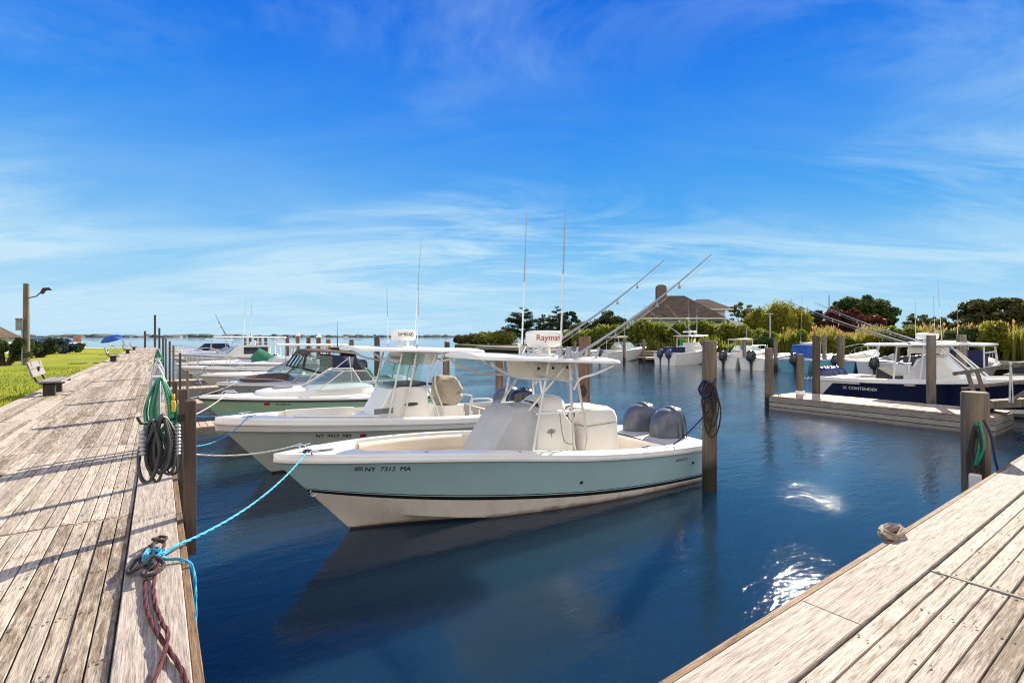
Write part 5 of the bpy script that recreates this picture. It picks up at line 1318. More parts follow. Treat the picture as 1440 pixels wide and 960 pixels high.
for k, (y_, top, w_, x_) in enumerate(((12.4, 2.1, .05, .50), (16.6, 2.35, .055, .50), (20.2, 2.5, .06, .42), (25.5, 2.6, .075, .40), (34, 2.7, .10, .35), (45, 2.75, .12, .3))):
    o = sqpost(x_, y_, -2.5, top, w_, 'thin dark timber post in the receding line at the boardwalk edge', mat='post' if k % 2 else 'pile', cap=False); o['group'] = TP
sqpost(.1, 58, 0, 3.6, .17, 'slim dark post taller than its neighbours at the boardwalk edge', cap=False)
sqpost(-.36, 88, 0, 5.9, .26, 'tallest bare pole at the far end of the boardwalk', 'pole', cap=False)
sqpost(-1.45, 84.4, 0, 3.55, .24, 'shorter bare pole at the far end of the boardwalk', 'pole', cap=False)

# dock cleat with the blue line and the maroon line on the edge plank
KZ = DECK+.022
ck = MB(); ck.tube([(-.03, 4.02, KZ), (-.03, 4.04, KZ+.06)], .016, 8); ck.tube([(-.03, 4.22, KZ), (-.03, 4.20, KZ+.06)], .016, 8); ck.tube([(-.03, 3.93, KZ+.075), (-.03, 4.02, KZ+.062), (-.03, 4.22, KZ+.062), (-.03, 4.31, KZ+.075)], [.01, .017, .017, .01], 8)
tag(ck.build('dock_cleat', 'iron'), 'iron cleat on the edge plank wrapped in blue line', 'cleat')
def rope(pts, r, mat, label, n=8, name='mooring_rope', cat='rope', twist=True, group=None):
    b = MB(); P = spline(pts, n)
    if twist:      # laid rope: three strands twisted together
        acc = [0.0]
        for a, c in zip(P, P[1:]): acc.append(acc[-1]+(c-a).length)
        tot = acc[-1]; m = min(900, max(len(P), int(tot/(r*1.3)))); Q = []; j = 0
        for i in range(m+1):
            d = tot*i/m
            while j < len(acc)-2 and acc[j+1] < d: j += 1
            f = (d-acc[j])/max(1e-9, acc[j+1]-acc[j]); Q.append((P[j].lerp(P[j+1], min(1, f)), (P[j+1]-P[j]).normalized(), d))
        for s_ in range(3):
            path = []
            for p, t, d in Q:
                u = t.cross(Vector((0, 0, 1)));
                if u.length < 1e-4: u = Vector((1, 0, 0))
                u.normalize(); v = t.cross(u); a = d/(r*5.5)+s_*2*PI/3
                path.append(p+(u*math.cos(a)+v*math.sin(a))*r*.5)
            b.tube(path, r*.58, 5, cap=False)
    else: b.tube(P, r, 7)
    return tag(b.build(name, mat), label, cat, group)
def on(x, y, h=.014): return (x, y, KZ+h)
rd = random.Random(4)
pts = [on(-.03+.055*math.cos(k*2.1)+rd.uniform(-.015, .015), 4.12+.085*math.sin(k*2.1)+rd.uniform(-.02, .02), .03+.05*abs(math.sin(k*1.3))) for k in range(16)]
pts += [on(.03, 4.16, .04), (.10, 4.24, KZ+.05)]
c1 = Matrix.Translation((1.27, 7.34, 0)) @ Matrix.Rotation(math.radians(-4), 4, 'Z')
bow_near = c1 @ Vector((.38, -.30, 1.26)); bow_far = c1 @ Vector((.40, .28, 1.26))
pts += [tuple(v) for v in sag((.10, 4.24, KZ+.05), bow_near, .13, 14)[1:]]
rope(pts, .0105, 'ropeb', 'bright blue mooring line from the boardwalk cleat to the bow of the aqua boat', 5)
rope([on(.0, 4.10, .03), on(.12, 4.05, .02), (.19, 3.98, KZ-.03), (.20, 3.86, 1.02), (.185, 3.72, .72), (.19, 3.70, .55)], .010, 'ropeb', 'loose blue tail of line hanging over the boardwalk edge', 8)
bk = [bow_near+Vector((rd.uniform(-.07, .07), rd.uniform(-.05, .05), rd.uniform(-.01, .03))) for k in range(12)]
rope(bk, .0105, 'ropen', 'knot of dark blue line on the near bow cleat of the aqua boat', 5)
# maroon line: a long doubled loop lying on the plank, its black eye round the cleat
rope([on(.12, 2.2), on(.10, 2.62), on(.055, 2.86, .02), on(-.005, 3.12, .022), on(-.05, 3.42), on(-.065, 3.75), on(-.062, 4.0, .03), on(-.10, 4.10, .05), on(-.075, 4.30, .04), on(-.01, 4.46, .03), on(.035, 4.42, .03), on(.03, 4.22, .06), on(.005, 4.0, .05), on(-.02, 3.78, .02), on(-.015, 3.5), on(.02, 3.2, .02), on(.04, 3.02, .045), on(.015, 2.84, .02), on(-.03, 2.60), on(-.06, 2.3)], .0112, 'ropem', 'maroon braided line snaking along the edge plank toward the camera', 8)
rope([on(-.16, 4.05, .02), on(-.12, 4.12, .05), on(-.06, 4.10, .07), on(-.02, 3.98, .06), on(-.08, 3.90, .045), on(-.06, 3.82, .05), on(.01, 3.86, .05), on(.03, 3.97, .045), on(-.03, 4.04, .08), on(-.10, 3.98, .05), on(-.15, 3.98, .03), on(-.16, 4.05, .02)], .013, 'ropek', 'black eye loop of line lying over the cleat', 8, twist=False)
rope([on(-.04, 4.40, .02), on(.0, 4.50, .05), on(.05, 4.46, .05), on(.03, 4.38, .06), on(-.03, 4.42, .07), on(.01, 4.52, .04)], .011, 'ropek', 'small black knot of line beyond the blue bundle', 8, twist=False)
rope([tuple(v) for v in sag(bow_far, (.2, 7.9, 1.28), .10, 12)], .0105, 'ropew', 'pale line from the far bow cleat of the aqua boat to the boardwalk', 3)
rope([tuple(v) for v in sag((1.45, 10.9, 1.26), (.2, 8.9, 1.2), .22, 14)], .010, 'ropeb', 'light blue line from the bow of the seafoam boat dipping to the boardwalk', 3)
rope([tuple(v) for v in sag((1.45, 11.5, 1.26), (.2, 12.4, 1.25), .10, 12)], .010, 'ropeb', 'light blue line on the far side of the seafoam boat bow', 3)
rope([tuple(v) for v in sag((1.5, 15.5, 1.22), (.2, 13.2, .9), .10, 12)], .011, 'ropew', 'grey line from the green boat bow down to the boardwalk', 3)
rope([tuple(v) for v in sag((2.3, 20.2, 1.15), (.3, 18.6, .8), .1, 12)], .011, 'ropew', 'pale line from the camper canvas boat bow to the finger dock', 3)
# stern line and rope coils on the big pile
st = c1 @ Vector((6.6, -1.10, .80))
rope([tuple(v) for v in sag(st, (8.10, 5.20, 1.55), .05, 12)]+[(8.12, 5.16, 1.6), (8.10, 5.17, 1.9), (8.14, 5.15, 2.05)], .012, 'ropen', 'blue stern line from the aqua boat up to the tall pile', 3)
def hang(cx, cy, ztop, r, rr, n, w, h, mat, label, seed):
    rd = random.Random(seed); P = []
    d = Vector((-cx, -cy, 0)).normalized(); ax = Vector((d.y, -d.x, 0)); c0 = Vector((cx, cy, 0))+d*(r+.02)
    for k in range(n):
        ww = w*rd.uniform(.5, 1.1); hh = h*rd.uniform(.5, 1.05); off = rd.uniform(-.05, .05)
        for j in range(12):
            a = PI/2-2*PI*j/12
            P.append(c0+ax*(off+ww*math.cos(a)*(1-.5*max(0, math.sin(a))))+d*(.012*k+.03*abs(math.sin(a)))+Vector((0, 0, ztop-hh/2+hh/2*math.sin(a))))
    return rope(P, rr, mat, label, 4, 'rope_coil', 'rope', False)
hang(8.18, 5.30, 1.98, .13, .013, 5, .13, .95, 'ropek', 'black rope hanging in long loops on the tall pile', 2)
hang(8.12, 5.36, 2.02, .13, .014, 4, .09, .55, 'ropen', 'navy rope bunched at the top of the tall pile coils', 9)
hang(8.55, 8.95, 1.62, .145, .014, 3, .08, .30, 'ropek', 'small dark rope ring hanging on the reddish pile behind the aqua boat', 5)
# cables and box on the quay pile
d = Vector((-9.1, -1.86, 0)).normalized(); ax = Vector((d.y, -d.x, 0)); c0 = Vector((9.03, 1.84, 0))+d*.18
rope([c0-ax*.05+Vector((0, 0, z)) for z in (1.72, 1.5, 1.2)]+[c0-ax*.30+Vector((0, 0, .75)), c0-ax*.62+d*.05+Vector((0, 0, .62)), c0-ax*.86+d*.05+Vector((0, 0, .42)), c0-ax*.9+d*.05+Vector((0, 0, .0)), c0-ax*.55+d*.05+Vector((0, 0, -.22)), c0-ax*.15+Vector((0, 0, -.16))], .016, 'ropen', 'dark cable bowing out from the grey pile over the water', 8, 'hanging_cable', 'cable', False) if False else None
rope([c0-ax*.06+Vector((0, 0, 1.70)), c0-ax*.13+Vector((0, 0, 1.5)), c0-ax*.17+Vector((0, 0, 1.2)), c0-ax*.22+Vector((0, 0, .90)), c0-ax*.20+Vector((0, 0, .72)), c0-ax*.10+Vector((0, 0, .62)), c0-ax*.06+Vector((0, 0, .75)), c0-ax*.14+Vector((0, 0, .98)), c0-ax*.40+Vector((0, 0, .985)), c0-ax*.58+Vector((0, 0, .90)), c0-ax*.60+Vector((0, 0, .50)), c0-ax*.56+Vector((0, 0, .30)), c0-ax*.40+Vector((0, 0, .20)), c0-ax*.18+Vector((0, 0, .22)), c0-ax*.13+Vector((0, 0, .30))], .014, 'ropen', 'dark cable bowing out from the grey quay pile over the water', 8, 'hanging_cable', 'cable', False)
hang(9.03, 1.84, 1.62, .165, .016, 4, .09, 1.15, 'ropek', 'dark cables hanging in loops down the grey quay pile', 12)
rope([c0-ax*.02+d*.04+Vector((0, 0, 1.68)), c0-ax*.06+d*.05+Vector((0, 0, 1.35)), c0+ax*.02+d*.05+Vector((0, 0, 1.1)), c0-ax*.02+d*.05+Vector((0, 0, 1.4)), c0+ax*.02+d*.05+Vector((0, 0, 1.66))], .018, 'hoseg', 'green and tan strap hanging on the grey quay pile', 8, 'hanging_strap', 'strap', False)
bx = MB(); bx.rbox(c0+d*.06+Vector((0, 0, .82))+ax*.02, (.13, .07, .34), math.atan2(ax.y, ax.x)); tag(bx.build('junction_box', 'whitep', bevel=.02), 'small white box on the grey quay pile', 'box')
# frayed rope end on the quay edge
rd = random.Random(3)
rope([(4.62+.12*math.cos(k*1.9)+rd.uniform(-.03, .03), 1.43+.07*math.sin(k*1.9), 1.24+.07*abs(math.sin(k*1.1))) for k in range(15)], .020, 'ropet', 'bunched tan and brown rope on the quay edge plank', 5)

# ------------------------------------------------------------------ benches, lamp, umbrella
bn = thing('park_bench', 'nearest grey slab bench on two dark pedestals beside the boardwalk', 'bench', (-2.42, 18.2, 1.20), 0, 'benches along the boardwalk')
s_ = MB()
for k in range(3): s_.box(-.10+.165*k, .05+.165*k, -.85, .85, .40, .45)
s_.build('seat', 'concrete', bn, bevel=.008)
s_ = MB()
for k in range(2):
    z = .56+.20*k; s_.add([(-.20-.06*k, -.85, z), (-.155-.06*k, -.85, z), (-.155-.06*k, .85, z), (-.20-.06*k, .85, z), (-.255-.06*k, -.85, z+.185), (-.21-.06*k, -.85, z+.185), (-.21-.06*k, .85, z+.185), (-.255-.06*k, .85, z+.185)], [(3, 2, 1, 0), (4, 5, 6, 7), (0, 1, 5, 4), (1, 2, 6, 5), (2, 3, 7, 6), (3, 0, 4, 7)])
bo = s_.build('backrest', 'concrete', bn, bevel=.008)
pq = MB(); pq.box(-.20, -.165, -.06, .06, .68, .80); pq.build('plaque', 'iron', bo)
for y_ in (-.55, .55):
    l_ = MB(); l_.box(-.02, .22, y_-.09, y_+.09, .03, .36); l_.box(-.02, .46, y_-.11, y_+.11, 0, .05); l_.build('pedestal', 'iron', bn, bevel=.01)
    a_ = MB(); a_.tube(spline([(.40, y_, .385), (.0, y_, .375), (-.12, y_, .42), (-.20, y_, .58), (-.28, y_, .94)], 6), .028, 8); a_.build('bracket', 'iron', bn)
for y_, lab in ((39.4, 'second bench along the boardwalk, seen end-on with a long shadow'), (57, 'third bench along the boardwalk, small and dark near the umbrella'), (71.5, 'farthest bench near the end of the boardwalk')):
    dup(bn, (-2.35, y_, 1.20), 0, lab)

lp = thing('lamp_post', 'wooden lamp post with a floodlight arm and small box among the shrubs on the lawn', 'lamp post', (-6.0, 38.4, 1.2))
b = MB(); b.sloft([(0, 0, -.5, .17, .17, 2), (0, 0, 4.55, .13, .13, 2)], 14); b.build('pole', 'pile', lp, sharp=50)
b = MB(); b.rbox((-.25, -.10, 2.25), (.30, .26, .62)); b.rbox((-.25, -.10, 2.58), (.36, .32, .05)); b.build('meter_box', 'greyp', lp, bevel=.01)
b = MB(); b.tube([(.1, -.07, 3.75), (.45, -.25, 3.85), (.62, -.36, 4.05)], .03, 8); ao = b.build('lamp_arm', 'iron', lp)
b = MB(); b.prism([(.60, 4.0), (.72, 4.32), (1.0, 4.36), (1.12, 4.22), (.86, 4.20), (.74, 3.98)], -.48, -.20); b.build('floodlight', 'iron', lp, bevel=.02)
b = MB(); b.tube([(-.15, -.12, .0), (-.15, -.12, 2.0)], .04, 8); b.build('conduit', 'alud', lp)

um = thing('beach_umbrella', 'open blue beach umbrella at the end of the lawn', 'umbrella', (-4.7, 87, 1.2), 0); um.scale = (.82, .82, .82)
b = MB(); n = 10; vs = [(0, 0, 2.35)]
for k in range(n):
    a = 2*PI*k/n; vs.append((1.0*math.cos(a), 1.0*math.sin(a), 2.1))
for k in range(n):
    a = 2*PI*k/n; vs.append((1.65*math.cos(a), 1.65*math.sin(a), 1.55))
b.add(vs, [(0, 1+k, 1+(k+1) % n) for k in range(n)]+[(1+k, 1+n+k, 1+n+(k+1) % n, 1+(k+1) % n) for k in range(n)]); uc = b.build('canopy', 'canvasbl', um, solid=.01); 
b = MB(); b.tube([(0, 0, -.3), (0, 0, 2.35)], .03, 8); b.build('pole', 'whitep', um); um.rotation_euler = (.22, -.30, 0)
ch = thing('beach_chair', 'red and white folding chair under the blue umbrella', 'chair', (-5.0, 86.2, 1.2), 0)
b = MB(); b.box(-.3, .3, -.28, .28, .36, .40); b.build('seat', 'red', ch); b = MB(); b.rbox((-.36, 0, .75), (.04, .56, .75), ry=-.3); b.build('backrest', 'canvasw', ch)
b = MB(); [b.tube([(x_, y_, 0), (-x_*.6, y_, .4)], .02, 6) for x_ in (-.3, .3) for y_ in (-.28, .28)]; b.build('leg_frame', 'alu', ch)
ch2 = dup(ch, (-3.5, 86.4, 1.2), .3, 'pale folding chair standing right of the umbrella')
# ------------------------------------------------------------------ trees, hedge, reeds, house, lawn plants
def P2(x, y, Zc):
    """metres: a point Zc ahead of the camera and (x-720)/700*Zc to its right"""
    X = (x-720)/700*Zc
    return (.815*X+.5795*Zc, -.5795*X+.815*Zc, 2.8-(y-473)*Zc/700)
def leaves(name, blobs, n, size, mat, parent=None, up=0.0, aspect=.55, shell=.55, droop=0.0):
    """n leaf faces spread through ellipsoid clumps (cx,cy,cz,rx,ry,rz); tint varies by clump and leaf"""
    B = np.array([b[:6] for b in blobs], float); vol = (B[:, 3]*B[:, 4]*B[:, 5])**.75; pk = rng.choice(len(B), n, p=vol/vol.sum())
    d = rng.normal(size=(n, 3)); d /= np.linalg.norm(d, axis=1)[:, None]
    r = shell+(1-shell)*rng.random(n)**.6; r = np.where(rng.random(n) < .25, rng.random(n)**.5, r)
    # lumpy outline
    lump = 1+.22*np.sin(d[:, 0]*5.1+pk)*np.cos(d[:, 2]*4.3+pk*1.7)
    c = B[pk, :3]+d*B[pk, 3:6]*(r*lump)[:, None]
    a = rng.normal(size=(n, 3)); a[:, 2] = a[:, 2]*(1-abs(up))+up*1.5-droop*2; a /= np.linalg.norm(a, axis=1)[:, None]
    t = np.cross(a, rng.normal(size=(n, 3))); t /= np.linalg.norm(t, axis=1)[:, None]
    s = size*(.6+.8*rng.random(n))[:, None]
    v = np.stack([c-a*s, c+t*s*aspect, c+a*s, c-t*s*aspect], 1).reshape(-1, 3)
    me = bpy.data.meshes.new(name); me.vertices.add(4*n); me.vertices.foreach_set('co', v.ravel())
    me.loops.add(4*n); me.loops.foreach_set('vertex_index', np.arange(4*n)); me.polygons.add(n); me.polygons.foreach_set('loop_start', np.arange(n)*4)
    me.polygons.foreach_set('loop_total', np.full(n, 4)); me.update(); me.validate()
    ct = rng.random(len(B)); tint = np.clip(.55*ct[pk]+.55*rng.random(n)-.05, 0, 1)
    col = np.zeros((n, 4, 4)); col[..., 0] = tint[:, None]; col[..., 3] = 1
    ca = me.color_attributes.new('tint', 'FLOAT_COLOR', 'CORNER'); ca.data.foreach_set('color', col.ravel())
    me.materials.append(M[mat]); o = bpy.data.objects.new(name, me); COL.objects.link(o)
    if parent is not None: o.parent = parent
    return o
def tree(name, label, x, y_top, Zc, wpx, hbase, mat, n, size, shape='round', group=None, cat='tree', seed=0, gap=1.0, trunk=True, sq=.62, **kw):
    """x, top row, distance and width are read off the photograph and turned into metres"""
    rd = random.Random(seed*7+int(x)); px, py, top = P2(x, y_top, Zc); w = wpx*Zc/700; base = 1.05; Hh = top-base
    t = thing(name, label, cat, (px, py, base), 0, group); bl = []
    if shape == 'round':
        k = 26
        for i in range(k):
            a = rd.uniform(0, 2*PI); rr = w*.5*math.sqrt(rd.random())*.86; f = rd.random()**.8
            zc = hbase+(Hh-hbase)*(.12+.74*f)*(1-.35*(rr/(w*.5))**2); q = w*rd.uniform(.085, .155)*gap
            bl.append((rr*math.cos(a), rr*math.sin(a), min(zc, Hh-q*sq), q, q, q*sq))
        for i in range(16):                     # sprays that break the outline
            a = rd.uniform(0, 2*PI); f = rd.uniform(.25, 1); rr = w*.5*math.cos(f*1.25)*rd.uniform(.85, 1.05); q = w*rd.uniform(.04, .075)
            bl.append((rr*math.cos(a), rr*math.sin(a), hbase+(Hh-hbase)*f*.88, q*1.2, q*1.2, q*.9))
    elif shape == 'pine':
        nl = 12
        for i in range(nl):
            f = (i+rd.uniform(-.3, .3))/nl; zc = hbase+(Hh-hbase)*max(0, f); rad = w*.5*(1-f)**.75+.15
            for j in range(4 if f < .75 else 2):
                a = rd.uniform(0, 2*PI); L_ = rad*rd.uniform(.6, 1.1)
                for q in (.35, .62, .88): bl.append((L_*q*math.cos(a), L_*q*math.sin(a), zc+L_*q*.22, L_*.20+.12, L_*.20+.12, .13+L_*.05))
        bl.append((0, 0, Hh-.5, .16, .16, .6))
    elif shape == 'willow':
        for i in range(20):
            a = rd.uniform(0, 2*PI); rr = w*.5*math.sqrt(rd.random())*.85; h = (Hh)*(1-.42*(rr/(w*.5))**2)*rd.uniform(.85, 1)
            bl.append((rr*math.cos(a), rr*math.sin(a), h*.58, w*.12, w*.12, h*.42))
    elif shape == 'bush':
        for i in range(13):
            a = rd.uniform(0, 2*PI); rr = w*.5*math.sqrt(rd.random())*.75; q = w*rd.uniform(.15, .24); h = Hh*(1-.3*(rr/(w*.5))**2)*rd.uniform(.75, 1)
            bl.append((rr*math.cos(a), rr*math.sin(a), h*.52, q, q, h*.46))
    leaves('crown', bl, int(n*1.5), size*.78, mat, t, **kw)
    if trunk:
        b = MB(); r0 = max(.08, w*.022); b.tube(spline([(0, 0, -.3), (rd.uniform(-.1, .1), rd.uniform(-.1, .1), Hh*.4), (0, 0, Hh*.82)], 4), [r0*(1.25-1.0*i/8) for i in range(9)], 8)
        for bb in (bl if shape in ('round',) else bl[::3])[:10]: b.tube([(0, 0, max(.2, bb[2]*.45)), (bb[0]*.5, bb[1]*.5, bb[2]*.8), (bb[0], bb[1], bb[2])], [r0*.5, r0*.32, r0*.12], 5)
        b.build('trunk', 'bark', t)
    return t
BG = 'trees behind the far quay'
tree('pine_tree', 'broad dark pine left of the aqua boat radar', 735, 431, 108, 68, 1.6, 'l_pine', 7000, .34, 'pine', BG, seed=1, aspect=.22)
tree('pine_tree', 'small dark pine just right of the first antenna', 763, 441, 112, 34, 2.0, 'l_pine', 2600, .32, 'pine', BG, seed=2, aspect=.22)
tree('pine_tree', 'tall narrow dark pine between the antennas and outriggers', 783, 430, 108, 48, 2.0, 'l_pine', 4600, .34, 'pine', BG, seed=3, aspect=.22)
tree('tree', 'sparse dark tree with open twigs beside the tall pine', 801, 435, 112, 34, 3.2, 'l_pine', 900, .36, 'round', BG, seed=4, gap=.8)
tree('tree', 'bright feathery shrub tree between the outriggers', 822, 449, 96, 46, .5, 'l_pale', 3000, .36, 'round', BG, seed=5)
tree('tree', 'dense dark green tree left of the house', 858, 433, 92, 52, .6, 'l_dark', 8000, .33, 'round', BG, seed=6)
tree('tree', 'dark green tree filling the gap under the outrigger tips', 842, 446, 90, 40, .4, 'l_dark', 4500, .33, 'round', BG, seed=16)
tree('tree', 'thin grey green pine right of the house roof', 1043, 420, 100, 38, 2.5, 'l_pale', 1300, .34, 'round', BG, seed=7, gap=.85)
tree('willow_tree', 'large yellow green willow right of the house', 1098, 419, 78, 78, 0, 'l_willow', 13000, .36, 'willow', BG, seed=8, aspect=.22, droop=.6)
tree('willow_tree', 'smaller yellow green willow close to the house', 1066, 428, 80, 42, 0, 'l_willow', 6000, .34, 'willow', BG, seed=9, aspect=.22, droop=.6)
tree('tree', 'dark open crowned tree between the willow and the maroon tree', 1136, 419, 86, 52, .8, 'l_dark', 4200, .36, 'round', BG, seed=10, gap=.92)
tree('tree', 'tall dark green tree with spreading uneven crown', 1208, 411, 92, 92, 2.2, 'l_dark', 9500, .38, 'round', BG, seed=11)
tree('tree', 'maroon leaved tree in front of the tall dark tree', 1192, 431, 80, 82, .4, 'l_red', 9000, .34, 'round', BG, seed=12)
tree('tree', 'dark green tree to the right behind the maroon tree', 1236, 432, 88, 44, .8, 'l_dark', 3200, .36, 'round', BG, seed=13)
tree('tree', 'small sparse pale tree standing alone against the sky', 1290, 438, 82, 40, 1.6, 'l_pale', 1000, .30, 'round', BG, seed=14, gap=.72)
tree('tree', 'small pale tree next to the lone sparse one', 1322, 442, 80, 36, 1.2, 'l_pale', 900, .30, 'round', BG, seed=15, gap=.72)
tree('tree', 'wide rusty green tree at the right end of the reeds', 1392, 413, 66, 112, 1.4, 'l_rust', 12500, .32, 'round', BG, seed=17)
tree('tree', 'rusty brown tree cut by the picture edge', 1462, 418, 66, 80, 1.4, 'l_rust', 6000, .32, 'round', BG, seed=18)
HG = 'hedge bushes along the far quay'
hx = [(648, 472, 122, 22), (664, 469, 118, 30), (684, 467, 112, 34), (706, 465, 104, 36), (800, 462, 78, 40), (826, 459, 74, 40), (850, 456, 70, 42), (880, 457, 68, 44), (908, 452, 66, 46), (936, 454, 66, 46), (962, 450, 64, 46), (990, 454, 63, 46), (1016, 456, 62, 46), (1042, 458, 61, 46)]
hl = ['lowest rusty bush at the tip of the land', 'second low bush from the tip of the land', 'third low olive bush on the land point', 'olive bush at the foot of the broad pine', 'hedge bush behind the low skiffs left of the express cruiser', 'hedge bush over the left end of the express cruiser', 'hedge bush above the express cruiser canvas', 'hedge bush right of the express cruiser', 'hedge bush under the house chimney', 'hedge bush under the middle of the house roof', 'tall hedge bush left of the sportfishing boat antennas', 'hedge bush behind the sportfishing boat', 'hedge bush below the right end of the house', 'hedge bush behind the cream bimini cuddy']
for k, ((x_, y_, Z_, w_), lab) in enumerate(zip(hx, hl)):
    tree('hedge_bush', lab, x_, y_-(6 if k > 6 else 2), Z_, w_*1.25, 0, 'l_rust' if k < 2 else ('l_mid' if k < 4 else 'l_hedge'), 5200 if k > 3 else 2600, .25 if k > 3 else .32, 'bush', HG, 'bush', seed=30+k, trunk=True)
for k, (x_, y_, Z_, w_, lab) in enumerate(((1066, 460, 58, 46, 'rounded green bush behind the sky blue skiff'), (1150, 470, 54, 40, 'dark low bush among the reeds behind the middle piles'), (1400, 470, 42, 80, 'dark olive bush under the rusty tree'), (1345, 476, 44, 50, 'dark bush behind the pale tan pile'))):
    tree('bush', lab, x_, y_, Z_, w_*1.2, 0, 'l_hedge' if k < 1 else 'l_dark', 5000, .22, 'bush', None, 'bush', seed=60+k)
RB = 'bushes growing in front of the reeds'
RL = ['low bush before the reeds behind the navy canvas cruiser', 'low bush before the reeds above the navy boat console', 'low bush before the reeds behind the white hardtop boat', 'low bush before the reeds left of the white hardtop', 'low bush before the reeds behind the grey workboat', 'low bush before the reeds right of the blue hulled boat rails', 'low bush before the reeds behind the blue hulled boat', 'low bush before the reeds between the two sky blue boats', 'low bush before the reeds behind the royal blue canvas box', 'low bush before the reeds behind the sky blue skiff pole', 'low bush at the hedge end behind the white runabout', 'low bush at the hedge end right of the cream bimini cuddy']
for k in range(12):
    q_ = 9.5+1.55*k+random.uniform(-.4, .4); p_ = 51.0+random.uniform(-.5, 1.2); hgt = random.uniform(1.3, 2.9); wd_ = random.uniform(1.8, 3.2)
    t = thing('bush', RL[k], 'bush', (p_, q_, 1.05), 0, RB)
    leaves('foliage', [(random.uniform(-.5, .5)*wd_*.7, random.uniform(-.5, .5)*wd_*.7, hgt*random.uniform(.35, .8), wd_*.22, wd_*.22, hgt*.25) for _ in range(9)], 2600, .15, random.choice(['l_mid', 'l_hedge', 'l_willow', 'l_dark']), t)
    b = MB(); b.tube([(0, 0, -.2), (.1, 0, hgt*.4), (0, .1, hgt*.8)], [.06, .045, .015], 6); b.build('stem', 'bark', t)
# reed bank: upright blades with feathery pinkish heads, far too many to count
def blades(name, n, area, h0, h1, wd, mat, head=0.0, z=1.05, lean=.25, lumpy=.42):
    xs, ys = area(n); n = len(xs); h = (h0+(h1-h0)*rng.random(n))*(1+lumpy*(np.sin(ys*1.1+xs*.6)*np.sin(ys*.43-xs*1.3+1)))
    a = rng.random(n)*2*PI; ln = lean*h*rng.normal(size=n)*.5; la = rng.random(n)*2*PI
    base = np.stack([xs, ys, np.full(n, z)], 1); tip = base+np.stack([ln*np.cos(la), ln*np.sin(la), h], 1); mid = base*.45+tip*.55+np.stack([0*h, 0*h, .06*h], 1)
    u = np.stack([np.cos(a), np.sin(a), 0*a], 1)*wd*(.6+.8*rng.random(n))[:, None]
    V = [base-u*.6, base+u*.6, mid+u, tip, mid-u]; F = [[0, 1, 2, 4], [4, 2, 3, 3]]
    v = np.stack([base-u*.6, base+u*.6, mid+u, mid-u, mid-u, mid+u, tip+u*.15, tip-u*.15], 1)
    isH = rng.random(n) < head; nh = isH.sum()
    hb = tip[isH]; hu = np.stack([np.cos(a[isH]), np.sin(a[isH]), 0*a[isH]], 1)*.09; up = np.array([0, 0, .34])
    hv = np.stack([hb-up*.5, hb+hu, hb+up*.6+hu*.4, hb-hu], 1)
    vv = np.concatenate([v.reshape(-1, 3), hv.reshape(-1, 3)]); nf = 2*n+nh
    me = bpy.data.meshes.new(name); me.vertices.add(len(vv)); me.vertices.foreach_set('co', vv.ravel()); me.loops.add(4*nf); me.loops.foreach_set('vertex_index', np.arange(4*nf))
    me.polygons.add(nf); me.polygons.foreach_set('loop_start', np.arange(nf)*4); me.polygons.foreach_set('loop_total', np.full(nf, 4)); me.update()
    tint = np.repeat(np.clip(rng.random(n)*.7+.3*np.sin(xs*.5+ys*.35)**2, 0, 1), 2); tint = np.concatenate([tint, rng.random(nh)]); g_ = np.concatenate([np.zeros(2*n), .65+.35*rng.random(nh)])
    col = np.zeros((nf, 4, 4)); col[..., 0] = tint[:, None]; col[..., 1] = g_[:, None]; col[..., 3] = 1
    ca = me.color_attributes.new('tint', 'FLOAT_COLOR', 'CORNER'); ca.data.foreach_set('color', col.ravel()); me.materials.append(M[mat])
    o = bpy.data.objects.new(name, me); COL.objects.link(o); return o
def reed_area(n):
    q = -14+40*rng.random(n); p = 52.0+9*rng.random(n)**.8+1.2*np.sin(q*.6); return p, q
tag(blades('reeds', 34000, reed_area, 1.2, 2.15, .055, 'l_reed', .20), 'bank of yellow green reeds with pinkish plumes along the right shore', 'reeds', None, 'stuff')
def reed2(n):
    q = 18+34*rng.random(n); return 50.6+1.2*rng.random(n), q
tag(blades('tall_grass', 7000, reed2, .5, 1.5, .05, 'l_hedge', 0), 'tall grass at the foot of the hedge', 'grass', None, 'stuff')
def grass_area(n):
    q = 8+26*rng.random(n)**1.5; p = -2.86-(.2+.8*q)*rng.random(n)**1.3; return p, q
tag(blades('grass', 26000, grass_area, .03, .085, .010, 'l_grass', 0, 1.2), 'short lawn grass beside the boardwalk', 'grass', None, 'stuff')

# the house
hx_, hy_, _ = P2(958, 450, 96)
hs = thing('house', 'large shingled house with hipped brown roof and tall brick chimney behind the hedge', 'house', (hx_, hy_, 1.05), -YAW)
b = MB(); b.box(-7.8, 6.6, -5, 5, 0, 5.1); b.box(2.6, 9.0, -6.0, 3.5, 0, 3.9); b.build('wall', 'siding', hs)
def hip(b, x0, x1, y0, y1, z0, z1, ov=.7, rl=None, cut=.0):
    x0 -= ov; x1 += ov; y0 -= ov; y1 += ov; cy = (y0+y1)/2; d = (y1-y0)/2 if rl is None else rl
    v = [(x0, y0, z0), (x1, y0, z0), (x1, y1, z0), (x0, y1, z0), (x0+d, cy, z1), (x1-d, cy, z1)]
    b.add(v, [(0, 1, 5, 4), (1, 2, 5), (2, 3, 4, 5), (3, 0, 4), (3, 2, 1, 0)]); b.box(x0+.02, x1-.02, y0+.02, y1-.02, z0-.22, z0-.002, 1)
